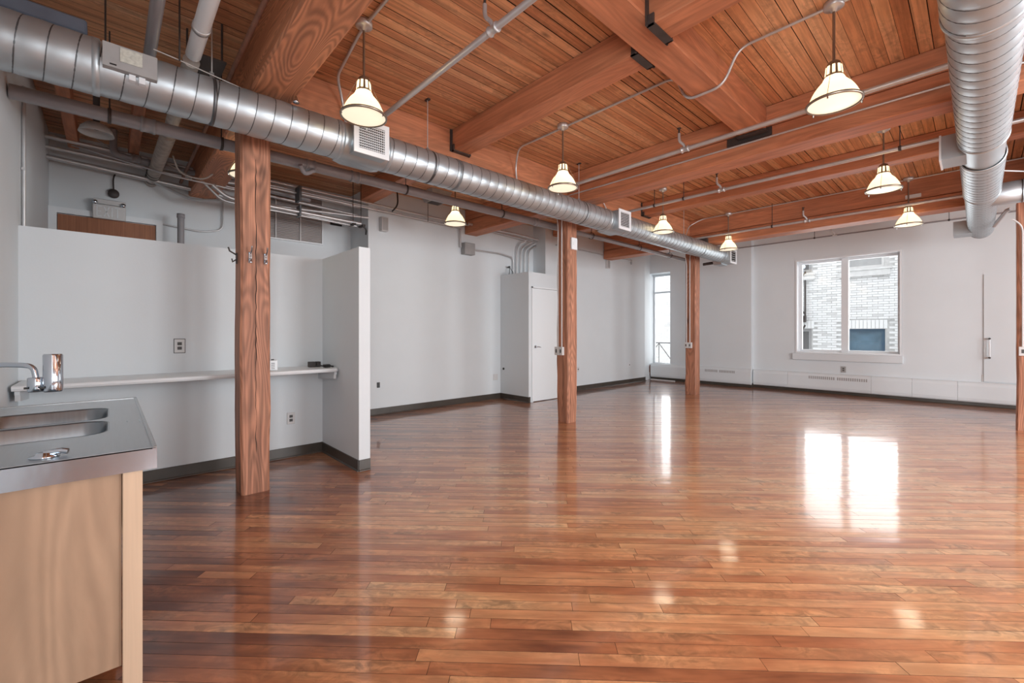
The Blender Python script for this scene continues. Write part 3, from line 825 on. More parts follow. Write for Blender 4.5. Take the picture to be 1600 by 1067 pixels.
# pipes crossing behind the duct, in X
t = thing('wrapped_pipe', 'cream wrapped insulated pipe passing over the duct down to the rear wall', 'pipe', (-5, .42, 3.2))
MB().tube([(-7.09, .38, 3.19), (-5.3, .415, 3.2)], .062, 20).build('wrapping', M['wrap'], t)
MB().tube([(-5.3, .415, 3.2), (-3.75, .42, 3.2)], .05, 16).build('wrapping', M['wrap'], t)
MB().tube([(-3.66, .42, 3.2), (4.9, .42, 3.2)], .045, 16).build('wrapping', M['white'], t)
for xx in (-6.95, -6.85, -6.75, -6.65): MB().lathe([(.060, -.006), (.068, 0), (.060, .006)], (xx, .383, 3.19), 20, 'X').build('band', M['galvd'], t)
MB().lathe([(.046, -.02), (.05, -.02), (.05, .02), (.046, .02)], (-3.3, .42, 3.2), 20, 'X').build('band', M['conduit'], t)
solo(MB().tube([(-4.35, .20, 3.2), (4.9, .215, 3.2)], .034, 16), 'grey_pipe', M['pipegrey'], 'smooth grey pipe rising out of frame at the upper left', 'pipe', (-3.5, .21, 3.2))
solo(MB().tube([(-6.9, .66, 3.2), (4.9, .64, 3.2)], .016, 12), 'rusty_pipe', M['rust'], 'thin rusty pipe beside the heavy near beam', 'pipe', (-3.2, .65, 3.2))
t = thing('duct_strut', 'dark threaded rods hanging from the ceiling left of the near beam', 'hanger', (-3.9, .52, 3.3))
for yy, xx in ((.42, -3.98), (.60, -3.75)): MB().tube([(xx, yy, 3.25), (xx, yy, 3.545)], .007, 6).build('rod', M['iron'], t)
MB().box((-4.0, .40, 3.24), (-3.70, .62, 3.252)).build('cross_bar', M['iron'], t)
for i, (xx, yy) in enumerate(((-3.9, -.02), (-3.5, .33))):
    solo(MB().tube([(xx, yy, 3.05), (xx, yy, 3.545)], .005, 6), 'hanger_wire', M['iron'], ('black wire hanging left of the grey pipe at the top left', 'black wire hanging between the grey and the cream pipe at the top left')[i], 'wire', (xx, yy, 3.05))

# funnel shaped bowl under the roof and its drain
t = thing('drain_bowl', 'shallow grey metal bowl under the drain pipe at the upper left', 'bowl', (-5.0, -.08, 2.97))
m = MB(); m.lathe([(.03, .085), (.06, .07), (.09, .04), (.108, .0), (.112, .0), (.098, .045), (.065, .082), (.03, .095)], (-5.0, -.08, 2.95), 32); m.build('bowl', M['greybox'], t)
MB().tube([(-5.0, -.08, 2.99), (-5.0, -.08, 3.54)], .022, 12).build('stem', M['iron'], t)
t = thing('waste_pipe', 'grey pipe with an elbow along the rear wall left of the nearest column', 'pipe', (-6.5, .1, 3.3))
MB().tube(curve([(-6.5, .03, 3.54), (-6.5, .03, 3.27), (-6.5, .16, 3.262), (-6.5, 2.1, 3.19)]), .034, 16).build('pipe_run', M['pipegrey'], t)
couplings(t, [(-6.5, .22, 3.262), (-6.5, .36, 3.255)], .034)

# conduits along the rear and left walls: (points, radius, label)
runs = [
    ([(-6.85, YB, 3.20), (-6.85, 2.85, 3.02)], .028, 'lowest stout conduit along the rear wall above the exit sign'),
    ([(-6.75, YB, 3.28), (-6.75, 2.9, 3.17)], .022, 'second conduit from the bottom along the rear wall'),
    ([(-6.65, YB, 3.36), (-6.65, 2.9, 3.27)], .022, 'third conduit from the bottom along the rear wall'),
    ([(-6.30, 1.0, 3.285), (-6.30, 4.7, 3.245), (-6.30, 6.55, 3.17)], .014, 'upper long thin conduit along the left wall ending above the closet'),
    ([(-6.28, 1.0, 3.13), (-6.28, 1.4, 3.19), (-6.28, 4.62, 3.165)], .014, 'lower long thin conduit along the left wall ending at the grey wall box'),
    ([(-6.34, 1.0, 3.24), (-6.34, 4.7, 3.205)], .011, 'middle thin conduit between two others along the left wall'),
    ([(-6.2, .9, 3.05), (-6.2, 1.05, 2.93), (-6.2, 2.72, 2.90)], .024, 'bright stout conduit in front of the louvred grille'),
    ([(-6.26, .8, 3.10), (-6.26, 1.0, 2.90), (-6.26, 2.68, 2.87)], .014, 'thin conduit just under the bright one in front of the grille'),
    ([(-6.9, .42, 3.14), (-6.6, .75, 2.93), (-6.4, 1.1, 2.96), (-6.35, 2.9, 3.05)], .018, 'curving conduit dropping from the wrapped pipe to the nearest column'),
    ([(-6.95, YB, 3.44), (-6.2, .5, 3.07), (-6.2, 1.3, 3.04)], .010, 'slim slanting conduit crossing the rear left ceiling corner'),
    ([(-6.2, 4.7, 3.24), (-6.1, 5.9, 3.20), (-6.1, 6.4, 3.18)], .022, 'stout conduit end near the ceiling above the closet'),
]
for p, r, lab in runs:
    solo(MB().tube(curve(p), r, 12), 'conduit', M['conduit'], lab, 'conduit', p[0])
m = MB().box((-6.33, 1.85, 3.06), (-6.15, 1.88, 3.26)); m.box((-6.31, 1.86, 2.86), (-6.16, 1.88, 3.0))
solo(m, 'conduit_clamp', M['galvd'], 'small strut clamp holding the conduits in front of the grille', 'clamp', (-6.24, 1.86, 2.86))
t = thing('strut_hanger', 'hanging strut with a curved dangling cable end at the wall corner', 'hanger', (-6.25, 2.7, 2.9))
for yy in (2.62, 2.74): MB().tube([(-6.25, yy, 2.9), (-6.25, yy, 3.54)], .005, 6).build('rod', M['iron'], t)
MB().box((-6.3, 2.58, 2.86), (-6.14, 2.62, 2.885)).box((-6.3, 2.72, 2.86), (-6.14, 2.76, 2.885)).build('strut', M['iron'], t)
MB().tube(curve([(-6.15, 2.72, 2.86), (-6.15, 2.78, 2.82), (-6.15, 2.77, 2.74)]), .012, 8).build('cable_end', M['black'], t)
# black hanging cables further right
solo(MB().tube(curve([(-6.2, 3.3, 3.54), (-6.2, 3.32, 3.30), (-6.25, 3.24, 3.19)]), .012, 8), 'hanging_cable', M['black'], 'black cable dropping from the ceiling above the small wall speaker', 'cable', (-6.2, 3.3, 3.2))
solo(MB().tube([(-6.26, 3.9, 3.15), (-6.26, 3.9, 3.545)], .005, 6), 'hanger_rod', M['iron'], 'thin dark rod between the two small speakers on the left wall', 'rod', (-6.26, 3.9, 3.15))
t = thing('ceiling_box', 'square grey ceiling speaker box left of the lamp behind the pipe', 'ceiling box', (-5.95, 3.85, 3.38))
MB().prism([(-.14, 0), (.14, 0), (.19, .16), (-.19, .16)], 'Y', 0, .001)
m = MB(); a = [(-6.08, 3.72, 3.39), (-5.82, 3.72, 3.39), (-5.82, 3.98, 3.39), (-6.08, 3.98, 3.39), (-6.14, 3.66, 3.548), (-5.76, 3.66, 3.548), (-5.76, 4.04, 3.548), (-6.14, 4.04, 3.548)]
m.add(a, [(3, 2, 1, 0), (4, 5, 6, 7), (0, 1, 5, 4), (1, 2, 6, 5), (2, 3, 7, 6), (3, 0, 4, 7)]); m.build('housing', M['greybox'], t)
MB().box((-6.05, 3.75, 3.385), (-5.85, 3.95, 3.39)).build('grille', M['iron'], t)

# ------------------------------------------------------------ rear wall: door, exit sign, junction box, louvre
d2 = struct('door_1', 'brown veneered door whose top shows above the partition', (-7.1, 0, 0))
MB().box((-7.098, -.43, .01), (-7.06, .425, 2.64)).build('door_leaf', M['brown'], d2)
m = MB(); m.box((-7.098, -.50, 0), (-7.045, -.435, 2.715)); m.box((-7.098, .43, 0), (-7.045, .495, 2.715)); m.box((-7.098, -.435, 2.65), (-7.045, .43, 2.715)); m.build('door_frame', M['white'], d2)
ex = thing('exit_sign', 'white EXIT sign with two lamp heads above the brown door', 'exit sign', (-7.0, 0, 2.75))
MB().box((-7.04, -.145, 2.635), (-6.985, .145, 2.80), bevel=.006).build('face', M['plate'], ex)
MB().box((-7.04, -.145, 2.805), (-6.99, .145, 2.865), bevel=.008).build('housing', M['plate'], ex)
m = MB()
yl = -.085
def stroke(y0, z0, y1, z1, w=.0095):
    a, b = Vector((y0, z0)), Vector((y1, z1)); d = (b - a).normalized(); n = Vector((-d.y, d.x)) * w / 2
    q = [a + n, b + n, b - n, a - n]
    m.add([(-6.985, p.x, p.y) for p in q] + [(-6.981, p.x, p.y) for p in q], [(7, 6, 5, 4), (0, 4, 5, 1), (1, 5, 6, 2), (2, 6, 7, 3), (3, 7, 4, 0)])
z0, z1 = 2.66, 2.775; wd = .042; y = -.108
stroke(y, z0, y, z1); stroke(y, z1, y + wd, z1); stroke(y, (z0 + z1) / 2, y + wd * .85, (z0 + z1) / 2); stroke(y, z0, y + wd, z0)
y += .062; stroke(y, z0, y + wd, z1); stroke(y, z1, y + wd, z0)
y += .068; stroke(y, z0, y, z1)
y += .024; stroke(y, z1, y + wd + .006, z1); stroke(y + wd / 2 + .003, z0, y + wd / 2 + .003, z1)
m.build('lettering', M['white'], ex)
for yy in (-.125, .12):
    m = MB(); m.lathe([(0, 0), (.018, .004), (.025, .02), (.022, .035), (0, .037)], (-6.99, yy, 2.815), 16, 'X'); m.build('lamp_head', M['chrome'], ex)
jb = thing('junction_box', 'round grey junction box hanging above the exit sign', 'junction box', (-7.05, .03, 2.95))
m = MB(); m.lathe([(0, 0), (.05, 0), (.052, .006), (.052, .04), (.048, .045), (0, .045)], (-7.09, .035, 2.965), 24, 'X'); m.build('box', M['iron'], jb)
MB().tube(curve([(-7.06, .035, 3.0), (-7.06, .03, 3.16), (-7.06, .07, 3.24)]), .008, 8).build('conduit', M['iron'], jb)
MB().prism([(-.02, 2.99), (.0, 2.965), (-.01, 2.985)], 'X', -7.08, -7.05).build('knockout', M['black'], jb)
solo(MB().tube(curve([(-7.06, .146, 2.70), (-7.06, .44, 2.682), (-7.06, .9, 2.64), (-7.06, 1.14, 2.70), (-7.06, 1.14, 3.14)]), .010, 8), 'conduit', M['conduit'], 'thin conduit looping from the exit sign toward the nearest column', 'conduit', (-7.06, .5, 2.66))
solo(MB().tube([(-6.7, .645, .0), (-6.7, .645, 2.74)], .036, 16).lathe([(.036, -.05), (.042, -.05), (.042, 0), (.0001, 0)], (-6.7, .645, 2.76), 16), 'stub_pipe', M['pipegrey'], 'upright grey capped pipe standing behind the partition', 'pipe', (-6.7, .645, 0))
lv = thing('louvre_grille', 'large grey louvred air grille high on the rear wall right of the nearest column', 'grille', (-7.08, 2.0, 2.7))
LY0, LY1, LZ0, LZ1 = 1.45, 2.46, 2.70, 3.46
MB().box((-7.098, LY0, LZ0), (-7.085, LY1, LZ1)).build('back', M['louvre'], lv)
m = MB(); m.box((-7.098, LY1, LZ0 - .02), (-7.06, LY1 + .02, LZ1 + .02)); m.box((-7.098, LY0 - .02, LZ0 - .02), (-7.06, LY0, LZ1 + .02)); m.box((-7.098, LY0, LZ0 - .02), (-7.06, LY1, LZ0)); m.box((-7.098, LY0, LZ1), (-7.06, LY1, LZ1 + .02)); m.build('frame', M['white'], lv)
for yy in (1.80, 2.14): MB().box((-7.085, yy - .008, LZ0), (-7.055, yy + .008, LZ1)).build('mullion', M['plate'], lv)
m0 = None; z = LZ0 + .012
while z < LZ1 - .01:
    o = MB().add([(-7.085, LY0, z + .018), (-7.085, LY1, z + .018), (-7.06, LY1, z), (-7.06, LY0, z), (-7.085, LY0, z + .015), (-7.085, LY1, z + .015), (-7.06, LY1, z - .003), (-7.06, LY0, z - .003)],
                 [(3, 2, 1, 0), (4, 5, 6, 7), (0, 1, 5, 4), (2, 3, 7, 6), (1, 2, 6, 5), (3, 0, 4, 7)]).build('slat', M['louvre'], lv)
    z += .025

solo(MB().box((-7.098, 2.60, 3.03), (-7.07, 2.78, 3.07)), 'slot_vent', M['black'], 'short black slot high on the rear wall right of the louvred grille', 'vent', (-7.08, 2.69, 3.03))
m = MB(); m.lathe([(0, 0), (.022, 0), (.022, .012), (.012, .03), (.006, .05), (0, .05)], (-3.50, 1.03, 3.028), 14)
solo(m, 'duct_fitting', M['chrome'], 'tiny bright fitting on top of the duct where it passes the near beam', 'fitting', (-3.50, 1.03, 3.03))
# left near wall conduit
solo(MB().tube([(-5.02, -.485, 2.1), (-5.02, -.485, 3.2)], .012, 10).box((-5.04, -.497, 2.55), (-5.0, -.475, 2.57)), 'conduit', M['conduit'], 'vertical conduit on the left end wall above the partition', 'conduit', (-5.02, -.485, 2.1))

# speakers and boxes on the left wall
def speaker(x, y, z, w, h, d, label):
    t = thing('wall_speaker', label, 'speaker', (x, y, z)); MB().box((x, y - w / 2, z - h / 2), (x + d, y + w / 2, z + h / 2), bevel=.006).build('cabinet', M['plate'], t)
    MB().box((x + d, y - w / 2 + .012, z - h / 2 + .012), (x + d + .003, y + w / 2 - .012, z + h / 2 - .012)).build('grille_cloth', M['greybox'], t)


speaker(-6.43, 3.17, 3.0, .11, .22, .10, 'small pale wall speaker right of the wall corner, above the partition end')
speaker(-6.08, 8.76, 2.93, .12, .20, .06, 'small pale wall speaker on the far left wall right of the middle column')
t = thing('wall_box', 'grey electrical box with conduit high on the left wall', 'electrical box', (-6.35, 4.8, 2.82))
MB().box((-6.43, 4.70, 2.72), (-6.30, 4.93, 2.93), bevel=.005).build('box', M['greybox'], t)
MB().box((-6.305, 4.72, 2.74), (-6.295, 4.91, 2.91)).build('cover', M['greybox'], t)
MB().tube(curve([(-6.38, 4.66, 2.84), (-6.38, 4.65, 3.0), (-6.38, 4.65, 3.19)]), .016, 8).build('riser', M['conduit'], t)
solo(MB().tube(curve([(-6.38, 4.93, 2.83), (-6.38, 5.6, 2.84), (-6.38, 5.97, 2.80), (-6.38, 5.97, 2.42)]), .015, 10), 'conduit', M['conduit'], 'conduit from the grey wall box bending down into the closet top', 'conduit', (-6.38, 5, 2.82))
for i, (yy, y2) in enumerate(((6.06, 6.12), (6.17, 6.30), (6.28, 6.42), (6.40, 6.56))):
    solo(MB().tube(curve([(-6.38, yy, 2.42), (-6.38, yy, 3.0), (-6.36, y2, 3.10), (-6.3, y2 + .12, 3.16)]), .014, 10), 'riser_conduit', M['conduit'],
         ('first', 'second', 'third', 'fourth')[i] + ' from the left of the bent conduits rising from the closet top', 'conduit', (-6.38, yy, 2.42), 'conduits rising from the closet')
m = MB().tube([(-6.40, 5.84, 2.60), (-6.33, 5.82, 2.60)], .018, 10); m.tube([(-6.35, 5.83, 2.6), (-6.30, 5.79, 2.50), (-6.30, 5.77, 2.43)], .006, 6); m.tube([(-6.35, 5.83, 2.6), (-6.30, 5.87, 2.50), (-6.30, 5.9, 2.43)], .006, 6)
solo(m, 'cable_grommet', M['black'], 'black grommet with two thin wires above the closet top', 'grommet', (-6.36, 5.83, 2.43))
solo(MB().tube([(-6.06, 6.9, 3.14), (-6.06, 9.85, 3.13)], .013, 8).box((-6.08, 9.8, 3.04), (-6.04, 9.83, 3.16)), 'conduit', M['conduit'], 'dark edged conduit high on the far left wall', 'conduit', (-6.06, 8, 3.13))
solo(MB().box((-3.978, 4.84, 2.49), (-3.95, 4.965, 2.66), bevel=.004).box((-3.99, 4.87, 2.55), (-3.945, 4.885, 2.60)), 'thermostat_box', M['white'], 'white sensor box near the top of the middle column', 'sensor', (-3.96, 4.9, 2.49))

# ------------------------------------------------------------ sprinkler pipes
def sprinkler(y, z, x0, x1, heads, hangers, label, r=.021):
    t = thing('sprinkler_pipe', label, 'pipe', ((x0 + x1) / 2, y, z))
    MB().tube([(x0, y, z), (x1, y, z)], r, 16).build('pipe_run', M['pipegrey'] if r < .015 else M['conduit'], t)
    for hx in heads:
        m = MB(); m.lathe([(r, -.04), (r + .010, -.04), (r + .012, -.03), (r + .004, -.025), (r + .004, .025), (r + .012, .03), (r + .010, .04), (r, .04)], (hx, y, z), 16, 'X')
        m.tube(curve([(hx, y, z), (hx - .01, y - .01, z + .05), (hx - .05, y - .03, z + .09), (hx - .05, y - .03, z + .17)]), .014, 10); m.build('tee', M['conduit'], t)
        m = MB().tube([(hx - .05, y - .03, z + .17), (hx - .05, y - .03, z + .22)], .009, 8); m.lathe([(0, 0), (.022, 0), (.022, .004), (0, .004)], (hx - .05, y - .03, z + .22), 12); m.build('sprinkler_head', M['iron'], t)
    for hx in hangers:
        m = MB().tube([(hx, y, z + r), (hx, y, ZC - .003)], .005, 6); m.lathe([(r + .002, -.012), (r + .006, -.012), (r + .006, .012), (r + .002, .012)], (hx, y, z), 16, 'X'); m.build('hanger', M['iron'], t)


sprinkler(1.765, 3.2, -3.96, .465, (-2.07,), (), 'sprinkler pipe running from the near girder up out of frame past the first lamp')
sprinkler(4.375, 3.2, -3.96, .465, (-2.07,), (), 'sprinkler pipe along the near side of the middle beam')
sprinkler(5.98, 3.2, -3.96, .465, (-2.33,), (-2.85, -.55, -3.3), 'sprinkler pipe in the bay just past the middle beam')
sprinkler(8.48, 3.15, -3.96, .465, (-1.93,), (-2.45,), 'sprinkler pipe hanging in front of the far cracked beam')
sprinkler(10.9, 3.29, -3.9, 4.9, (-2.0,), (-2.35, -.35), 'thin dark sprinkler pipe close to the window wall', .014)
solo(MB().tube([(-3.96, 4.755, 3.235), (4.9, 4.755, 3.195)], .010, 10), 'conduit', M['conduit'], 'thin conduit fixed to the near face of the middle beam', 'conduit', (-2, 4.755, 3.2))
for i, x in enumerate((-3.3, -2.75, -1.75, -.75)):
    pass
# lighting conduits on the ceiling
solo(MB().tube(curve([(-3.94, 1.6, 3.12), (-3.93, 1.55, 3.40), (-3.8, 1.45, 3.527), (-3.1, 1.36, 3.53), (.465, 1.36, 3.53)]), .012, 10), 'lamp_conduit', M['conduit'], 'bent conduit feeding the nearest lamp, dropping behind the duct', 'conduit', (-3.5, 1.4, 3.5))
solo(MB().tube(curve([(-3.94, 3.75, 3.15), (-3.94, 3.72, 3.36), (-3.78, 3.62, 3.53), (-1.80, 3.62, 3.53), (-1.70, 3.62, 3.285), (-1.40, 3.62, 3.285), (-1.28, 3.62, 3.53), (.465, 3.62, 3.53)]), .011, 10), 'lamp_conduit', M['conduit'], 'conduit across the ceiling that dips under the middle girder', 'conduit', (-2, 3.62, 3.5))
solo(MB().tube(curve([(-3.90, 8.2, 3.08), (-3.9, 8.4, 3.40), (-3.7, 8.56, 3.53), (.465, 8.56, 3.53)]), .010, 10), 'lamp_conduit', M['conduit'], 'conduit feeding the two far lamps along the cracked beam', 'conduit', (-2, 8.56, 3.5))
solo(MB().tube(curve([(-3.9, 5.7, 3.09), (-3.95, 5.62, 3.3), (-3.95, 5.5, 3.38)]), .009, 8), 'conduit_end', M['conduit'], 'short bent conduit above the second register of the long duct', 'conduit', (-3.9, 5.6, 3.1))
solo(MB().box((-.73, 8.575, 3.26), (-.56, 8.598, 3.31)), 'beam_sensor', M['plate'], 'small pale box on the face of the far beam beside the right duct', 'sensor', (-.65, 8.58, 3.26))
solo(MB().tube(curve([(-3.99, .945, 3.06), (-3.96, .95, 3.0), (-3.99, 1.0, 2.93)]), .008, 8), 'cable_stub', M['cable'], 'pale cable end at the top of the nearest column', 'cable', (-3.97, .95, 2.95))
solo(MB().tube(curve([(-5.9, .5, 3.2), (-5.9, .55, 3.02), (-5.9, .78, 3.0), (-5.9, .9, 3.15)]), .009, 8), 'cable_loop', M['cable'], 'pale cable sagging in a loop under the drain pipe', 'cable', (-5.9, .7, 3.0))
solo(MB().tube([(-6.3, .35, 3.28), (-6.45, 1.0, 3.06)], .006, 6), 'wire', M['cable'], 'straight pale wire slanting right of the wrapped pipe', 'wire', (-6.4, .7, 3.1))
solo(MB().tube([(-6.6, -.1, 3.42), (-6.7, .35, 3.2)], .006, 6), 'wire', M['cable'], 'straight pale wire slanting under the grey bowl', 'wire', (-6.6, .1, 3.3))
# angled brace pipe at the end of the right duct
solo(MB().tube([(.16, 9.6, 2.87), (.28, 9.4, 3.04), (.32, 9.35, 3.05)], .026, 12), 'brace_pipe', M['conduit'], 'bright slanting pipe stub beside the lower end of the right duct', 'pipe', (.2, 9.5, 2.9))
solo(MB().tube([(.15, 7.2, 3.09), (.52, 7.7, 3.10)], .008, 8), 'brace_rod', M['conduit'], 'thin pale rod above the branch duct at the right edge', 'rod', (.3, 7.4, 3.1))

# ------------------------------------------------------------ lamps
def lamp_thing(x, y, zr, label, zc=ZC):
    t = thing('pendant_lamp', label, 'lamp', (x, y, zr), 'industrial pendant lamps')
    c = (x, y, zr)
    m = MB(); m.lathe([(0, zc - zr), (.058, zc - zr), (.060, zc - zr - .012), (.060, zc - zr - .035), (.050, zc - zr - .042), (.022, zc - zr - .046), (.015, zc - zr - .065), (0, zc - zr - .065)], c, 24)
    m.build('canopy', M['conduit'], t)
    MB().tube([(x, y, zc - .06), (x, y, zr + .285)], .0085, 10).build('stem', M['alu'], t)
    m = MB(); m.lathe([(0, .285), (.022, .283), (.036, .272), (.042, .255), (.049, .185), (.053, .178), (.053, .172), (.047, .172), (.038, .25), (0, .262)], c, 28); m.build('cap', M['alu'], t)
    for k in range(9):
        w = 2 * PI * k / 9
        mm = Matrix.Translation(Vector((x, y, zr))) @ Matrix.Rotation(w, 4, 'Z') @ Matrix.Translation((.0465, 0, .218)) @ Matrix.Rotation(-.10, 4, 'Y')
        MB().box((-.0015, -.0085, -.028), (.0022, .0085, .028), M4=mm).build('cap_slot', M['slotlit'], t)
    m = MB(); m.lathe([(.050, .175), (.056, .172), (.062, .160), (.068, .146), (.082, .130), (.098, .112), (.114, .088), (.128, .062), (.139, .036), (.147, .014), (.151, .002)], c, 40)
    sh = m.build('shade', M['shade'], t)
    m = MB(); m.lathe([(.150, -.006), (.154, -.010), (.162, -.008), (.164, .003), (.160, .008), (.155, .006), (.151, .0)], c, 40); m.build('rim_ring', M['alu'], t)
    m = MB(); m.lathe([(.0001, -.010), (.08, -.008), (.151, -.002)], c, 40, smooth=True)
    m.build('lens', M['lens'], t)
    for k in range(3):
        w = 2 * PI * k / 3 + .5; cx, sy = math.cos(w), math.sin(w)
        MB().tube([(x + .040 * cx, y + .040 * sy, zr + .262), (x + .166 * cx, y + .166 * sy, zr + .005)], .0018, 5).build('wire', M['alu'], t)
        MB().tube([(x + .160 * cx, y + .160 * sy, zr - .005), (x + .160 * cx, y + .160 * sy, zr - .026)], .005, 8).build('screw', M['chrome'], t)
    return t


LP = [(-3.03, 1.35, 'nearest pendant lamp, hanging in front of the long duct and its register'),
      (-.67, 3.62, 'pendant lamp hanging largest and highest at the upper right'),
      (-3.065, 3.60, 'pendant lamp hanging above the duct left of the middle column'),
      (-3.35, 6.33, 'pendant lamp just right of the second register of the duct'),
      (-3.21, 8.56, 'small far pendant lamp at the far end of the long duct'),
      (-.707, 6.22, 'pendant lamp left of the right duct, second largest on the right'),
      (-.69, 8.52, 'far pendant lamp above the window, whiter than the others'),
      (-5.13, 3.65, 'pendant lamp hanging behind the thick drain pipe near the left wall'),
      (-4.93, 1.0, 'short pendant lamp almost hidden behind the nearest column')]
first = None
for i, (x, y, lab) in enumerate(LP):
    if i == 8: lamp_thing(x, y, 2.85, lab, 3.088)
    elif first is None: first = lamp_thing(x, y, 2.865, lab)
    else: copy_thing(first, (x, y, 2.865), lab)
    pl = bpy.data.lights.new('lamp_bulb', 'POINT'); pl.energy = .38; pl.color = (1, .80, .55); pl.shadow_soft_size = .03
    o = bpy.data.objects.new('lamp_bulb', pl); C.objects.link(o); o.location = (x, y, 2.865 + .125)
    sp = bpy.data.lights.new('lamp_glow', 'AREA'); sp.shape = 'DISK'; sp.size = .30; sp.energy = 1.5; sp.color = (1, .84, .62)
    o = bpy.data.objects.new('lamp_glow', sp); C.objects.link(o); o.location = (x, y, 2.865 - .035)

# ------------------------------------------------------------ plates on walls and columns
def plate(name, pos, nrm, label, w=.07, h=.115, mt='plate', sockets=2, cat='outlet', d=.008):
    """nrm: 'X' faces +X, 'Y' faces -Y"""
    x, y, z = pos; t = thing(name, label, cat, pos)
    if nrm == 'X':
        MB().box((x, y - w / 2, z - h / 2), (x + d, y + w / 2, z + h / 2), bevel=.0025).build('cover_plate', M[mt], t)
        for k in range(sockets):
            zz = z + (k - (sockets - 1) / 2) * .04; MB().box((x + d, y - .016, zz - .014), (x + d + .002, y + .016, zz + .014)).build('socket', M['slot'], t)
    else:
        MB().box((x - w / 2, y - d, z - h / 2), (x + w / 2, y, z + h / 2), bevel=.0025).build('cover_plate', M[mt], t)
        for k in range(sockets):
            zz = z + (k - (sockets - 1) / 2) * .04; MB().box((x - .016, y - d - .002, zz - .014), (x + .016, y - d, zz + .014)).build('socket', M['slot'], t)


plate('outlet', (-4.88, .46, 1.178), 'X', 'outlet with dark rim above the shelf on the partition', .075, .12)
MB().box((-4.8795, .418, 1.113), (-4.877, .502, 1.243)).build('outlet_gasket', M['slot'], BASES[-1])
plate('outlet', (-4.88, 1.385, .405), 'X', 'outlet low on the partition below the shelf', .075, .12)
plate('outlet', (-6.43, 3.10, .47), 'X', 'small black outlet low on the wall right of the partition end', .05, .085, 'black', 0)
plate('outlet', (-6.43, 5.53, .425), 'X', 'square pale double outlet beside the closet', .115, .115, 'plate', 0)
plate('outlet', (-6.08, 7.66, .475), 'X', 'pale outlet low on the wall right of the middle column', .07, .11, 'plate', 1)
plate('outlet', (-6.08, 9.75, .47), 'X', 'faint pale outlet near the far corner', .07, .11, 'white', 1)
plate('outlet', (-1.91, YE, .525), 'Y', 'grey outlet under the window', .085, .13, 'greybox', 2)
plate('outlet', (.11, YE, .50), 'Y', 'grey double outlet beside the white door on the window wall', .13, .12, 'plate', 2)


def switchbox(x, y, z, nrm, label):
    t = thing('switch_box', label, 'switch', (x, y, z)); d = .045
    MB().box((x - .036, y - d, z - .06), (x + .036, y, z + .06), bevel=.004).build('box', M['plate'], t)
    MB().box((x - .012, y - d - .003, z - .025), (x + .012, y - d, z + .025)).build('toggle', M['slot'], t)


switchbox(-4.165, 4.79, 1.03, 'Y', 'left of the two white switch boxes on the middle column')
switchbox(-4.085, 4.79, 1.03, 'Y', 'right of the two white switch boxes on the middle column')
switchbox(-4.165, 8.885, 1.03, 'Y', 'left of the two small white switch boxes on the far column')
switchbox(-4.085, 8.885, 1.03, 'Y', 'right of the two small white switch boxes on the far column')
switchbox(.40, 8.83, 1.05, 'Y', 'white switch box on the column at the right edge')
for (x, y, zt, lab) in ((-4.155, 4.775, 3.02, 'left pale conduit running down the middle column'), (-4.085, 4.775, 3.05, 'right pale conduit running down the middle column'),
                        (-4.165, 8.87, 2.9, 'left pale conduit running down the far column'), (-4.095, 8.87, 3.0, 'right pale conduit running down the far column')):
    right = 'right' in lab
    solo(MB().tube(curve([(x, y, 1.09), (x, y, zt - .15), (x + (.03 if right else -.02), y - .02, zt)]), .0085, 10), 'column_conduit', M['plate'], lab, 'conduit', (x, y, 1.09))
solo(MB().tube(curve([(.40, 8.815, 1.11), (.40, 8.815, 2.7), (.32, 8.80, 2.80), (.30, 8.80, 2.80)]), .009, 8), 'column_conduit', M['plate'], 'conduit on the column at the right edge', 'conduit', (.4, 8.815, 1.11))

# coat hooks on the nearest column
def hook(pos, nrm, label):
    x, y, z = pos; t = thing('coat_hook', label, 'hook', pos, 'coat hooks on the nearest column')
    if nrm == 'X':
        MB().box((x, y - .0125, z - .045), (x + .006, y + .0125, z + .045), bevel=.002).build('back_plate', M['chrome'], t)
        MB().tube([(x + .006, y, z + .03), (x + .05, y, z + .055), (x + .06, y, z + .085)], .006, 8).tube([(x + .006, y, z - .01), (x + .03, y, z - .03), (x + .035, y, z - .005)], .005, 8).build('prong', M['chrome'], t)
        for dz in (.012, -.022): MB().tube([(x + .006, y, z + dz), (x + .008, y, z + dz)], .004, 8).build('screw', M['slot'], t)
    else:
        MB().box((x - .0125, y - .006, z - .045), (x + .0125, y, z + .045), bevel=.002).build('back_plate', M['iron'], t)
        MB().tube([(x, y - .006, z + .03), (x, y - .05, z + .055), (x, y - .06, z + .085)], .006, 8).tube([(x, y - .006, z - .01), (x, y - .03, z - .03), (x, y - .035, z - .005)], .005, 8).build('prong', M['iron'], t)


hook((-3.978, .828, 1.90), 'X', 'left silver coat hook on the wide face of the nearest column')
hook((-3.978, .938, 1.90), 'X', 'right silver coat hook on the wide face of the nearest column')
hook((-4.10, .758, 1.90), 'Y', 'dark coat hook on the narrow shaded side of the nearest column')

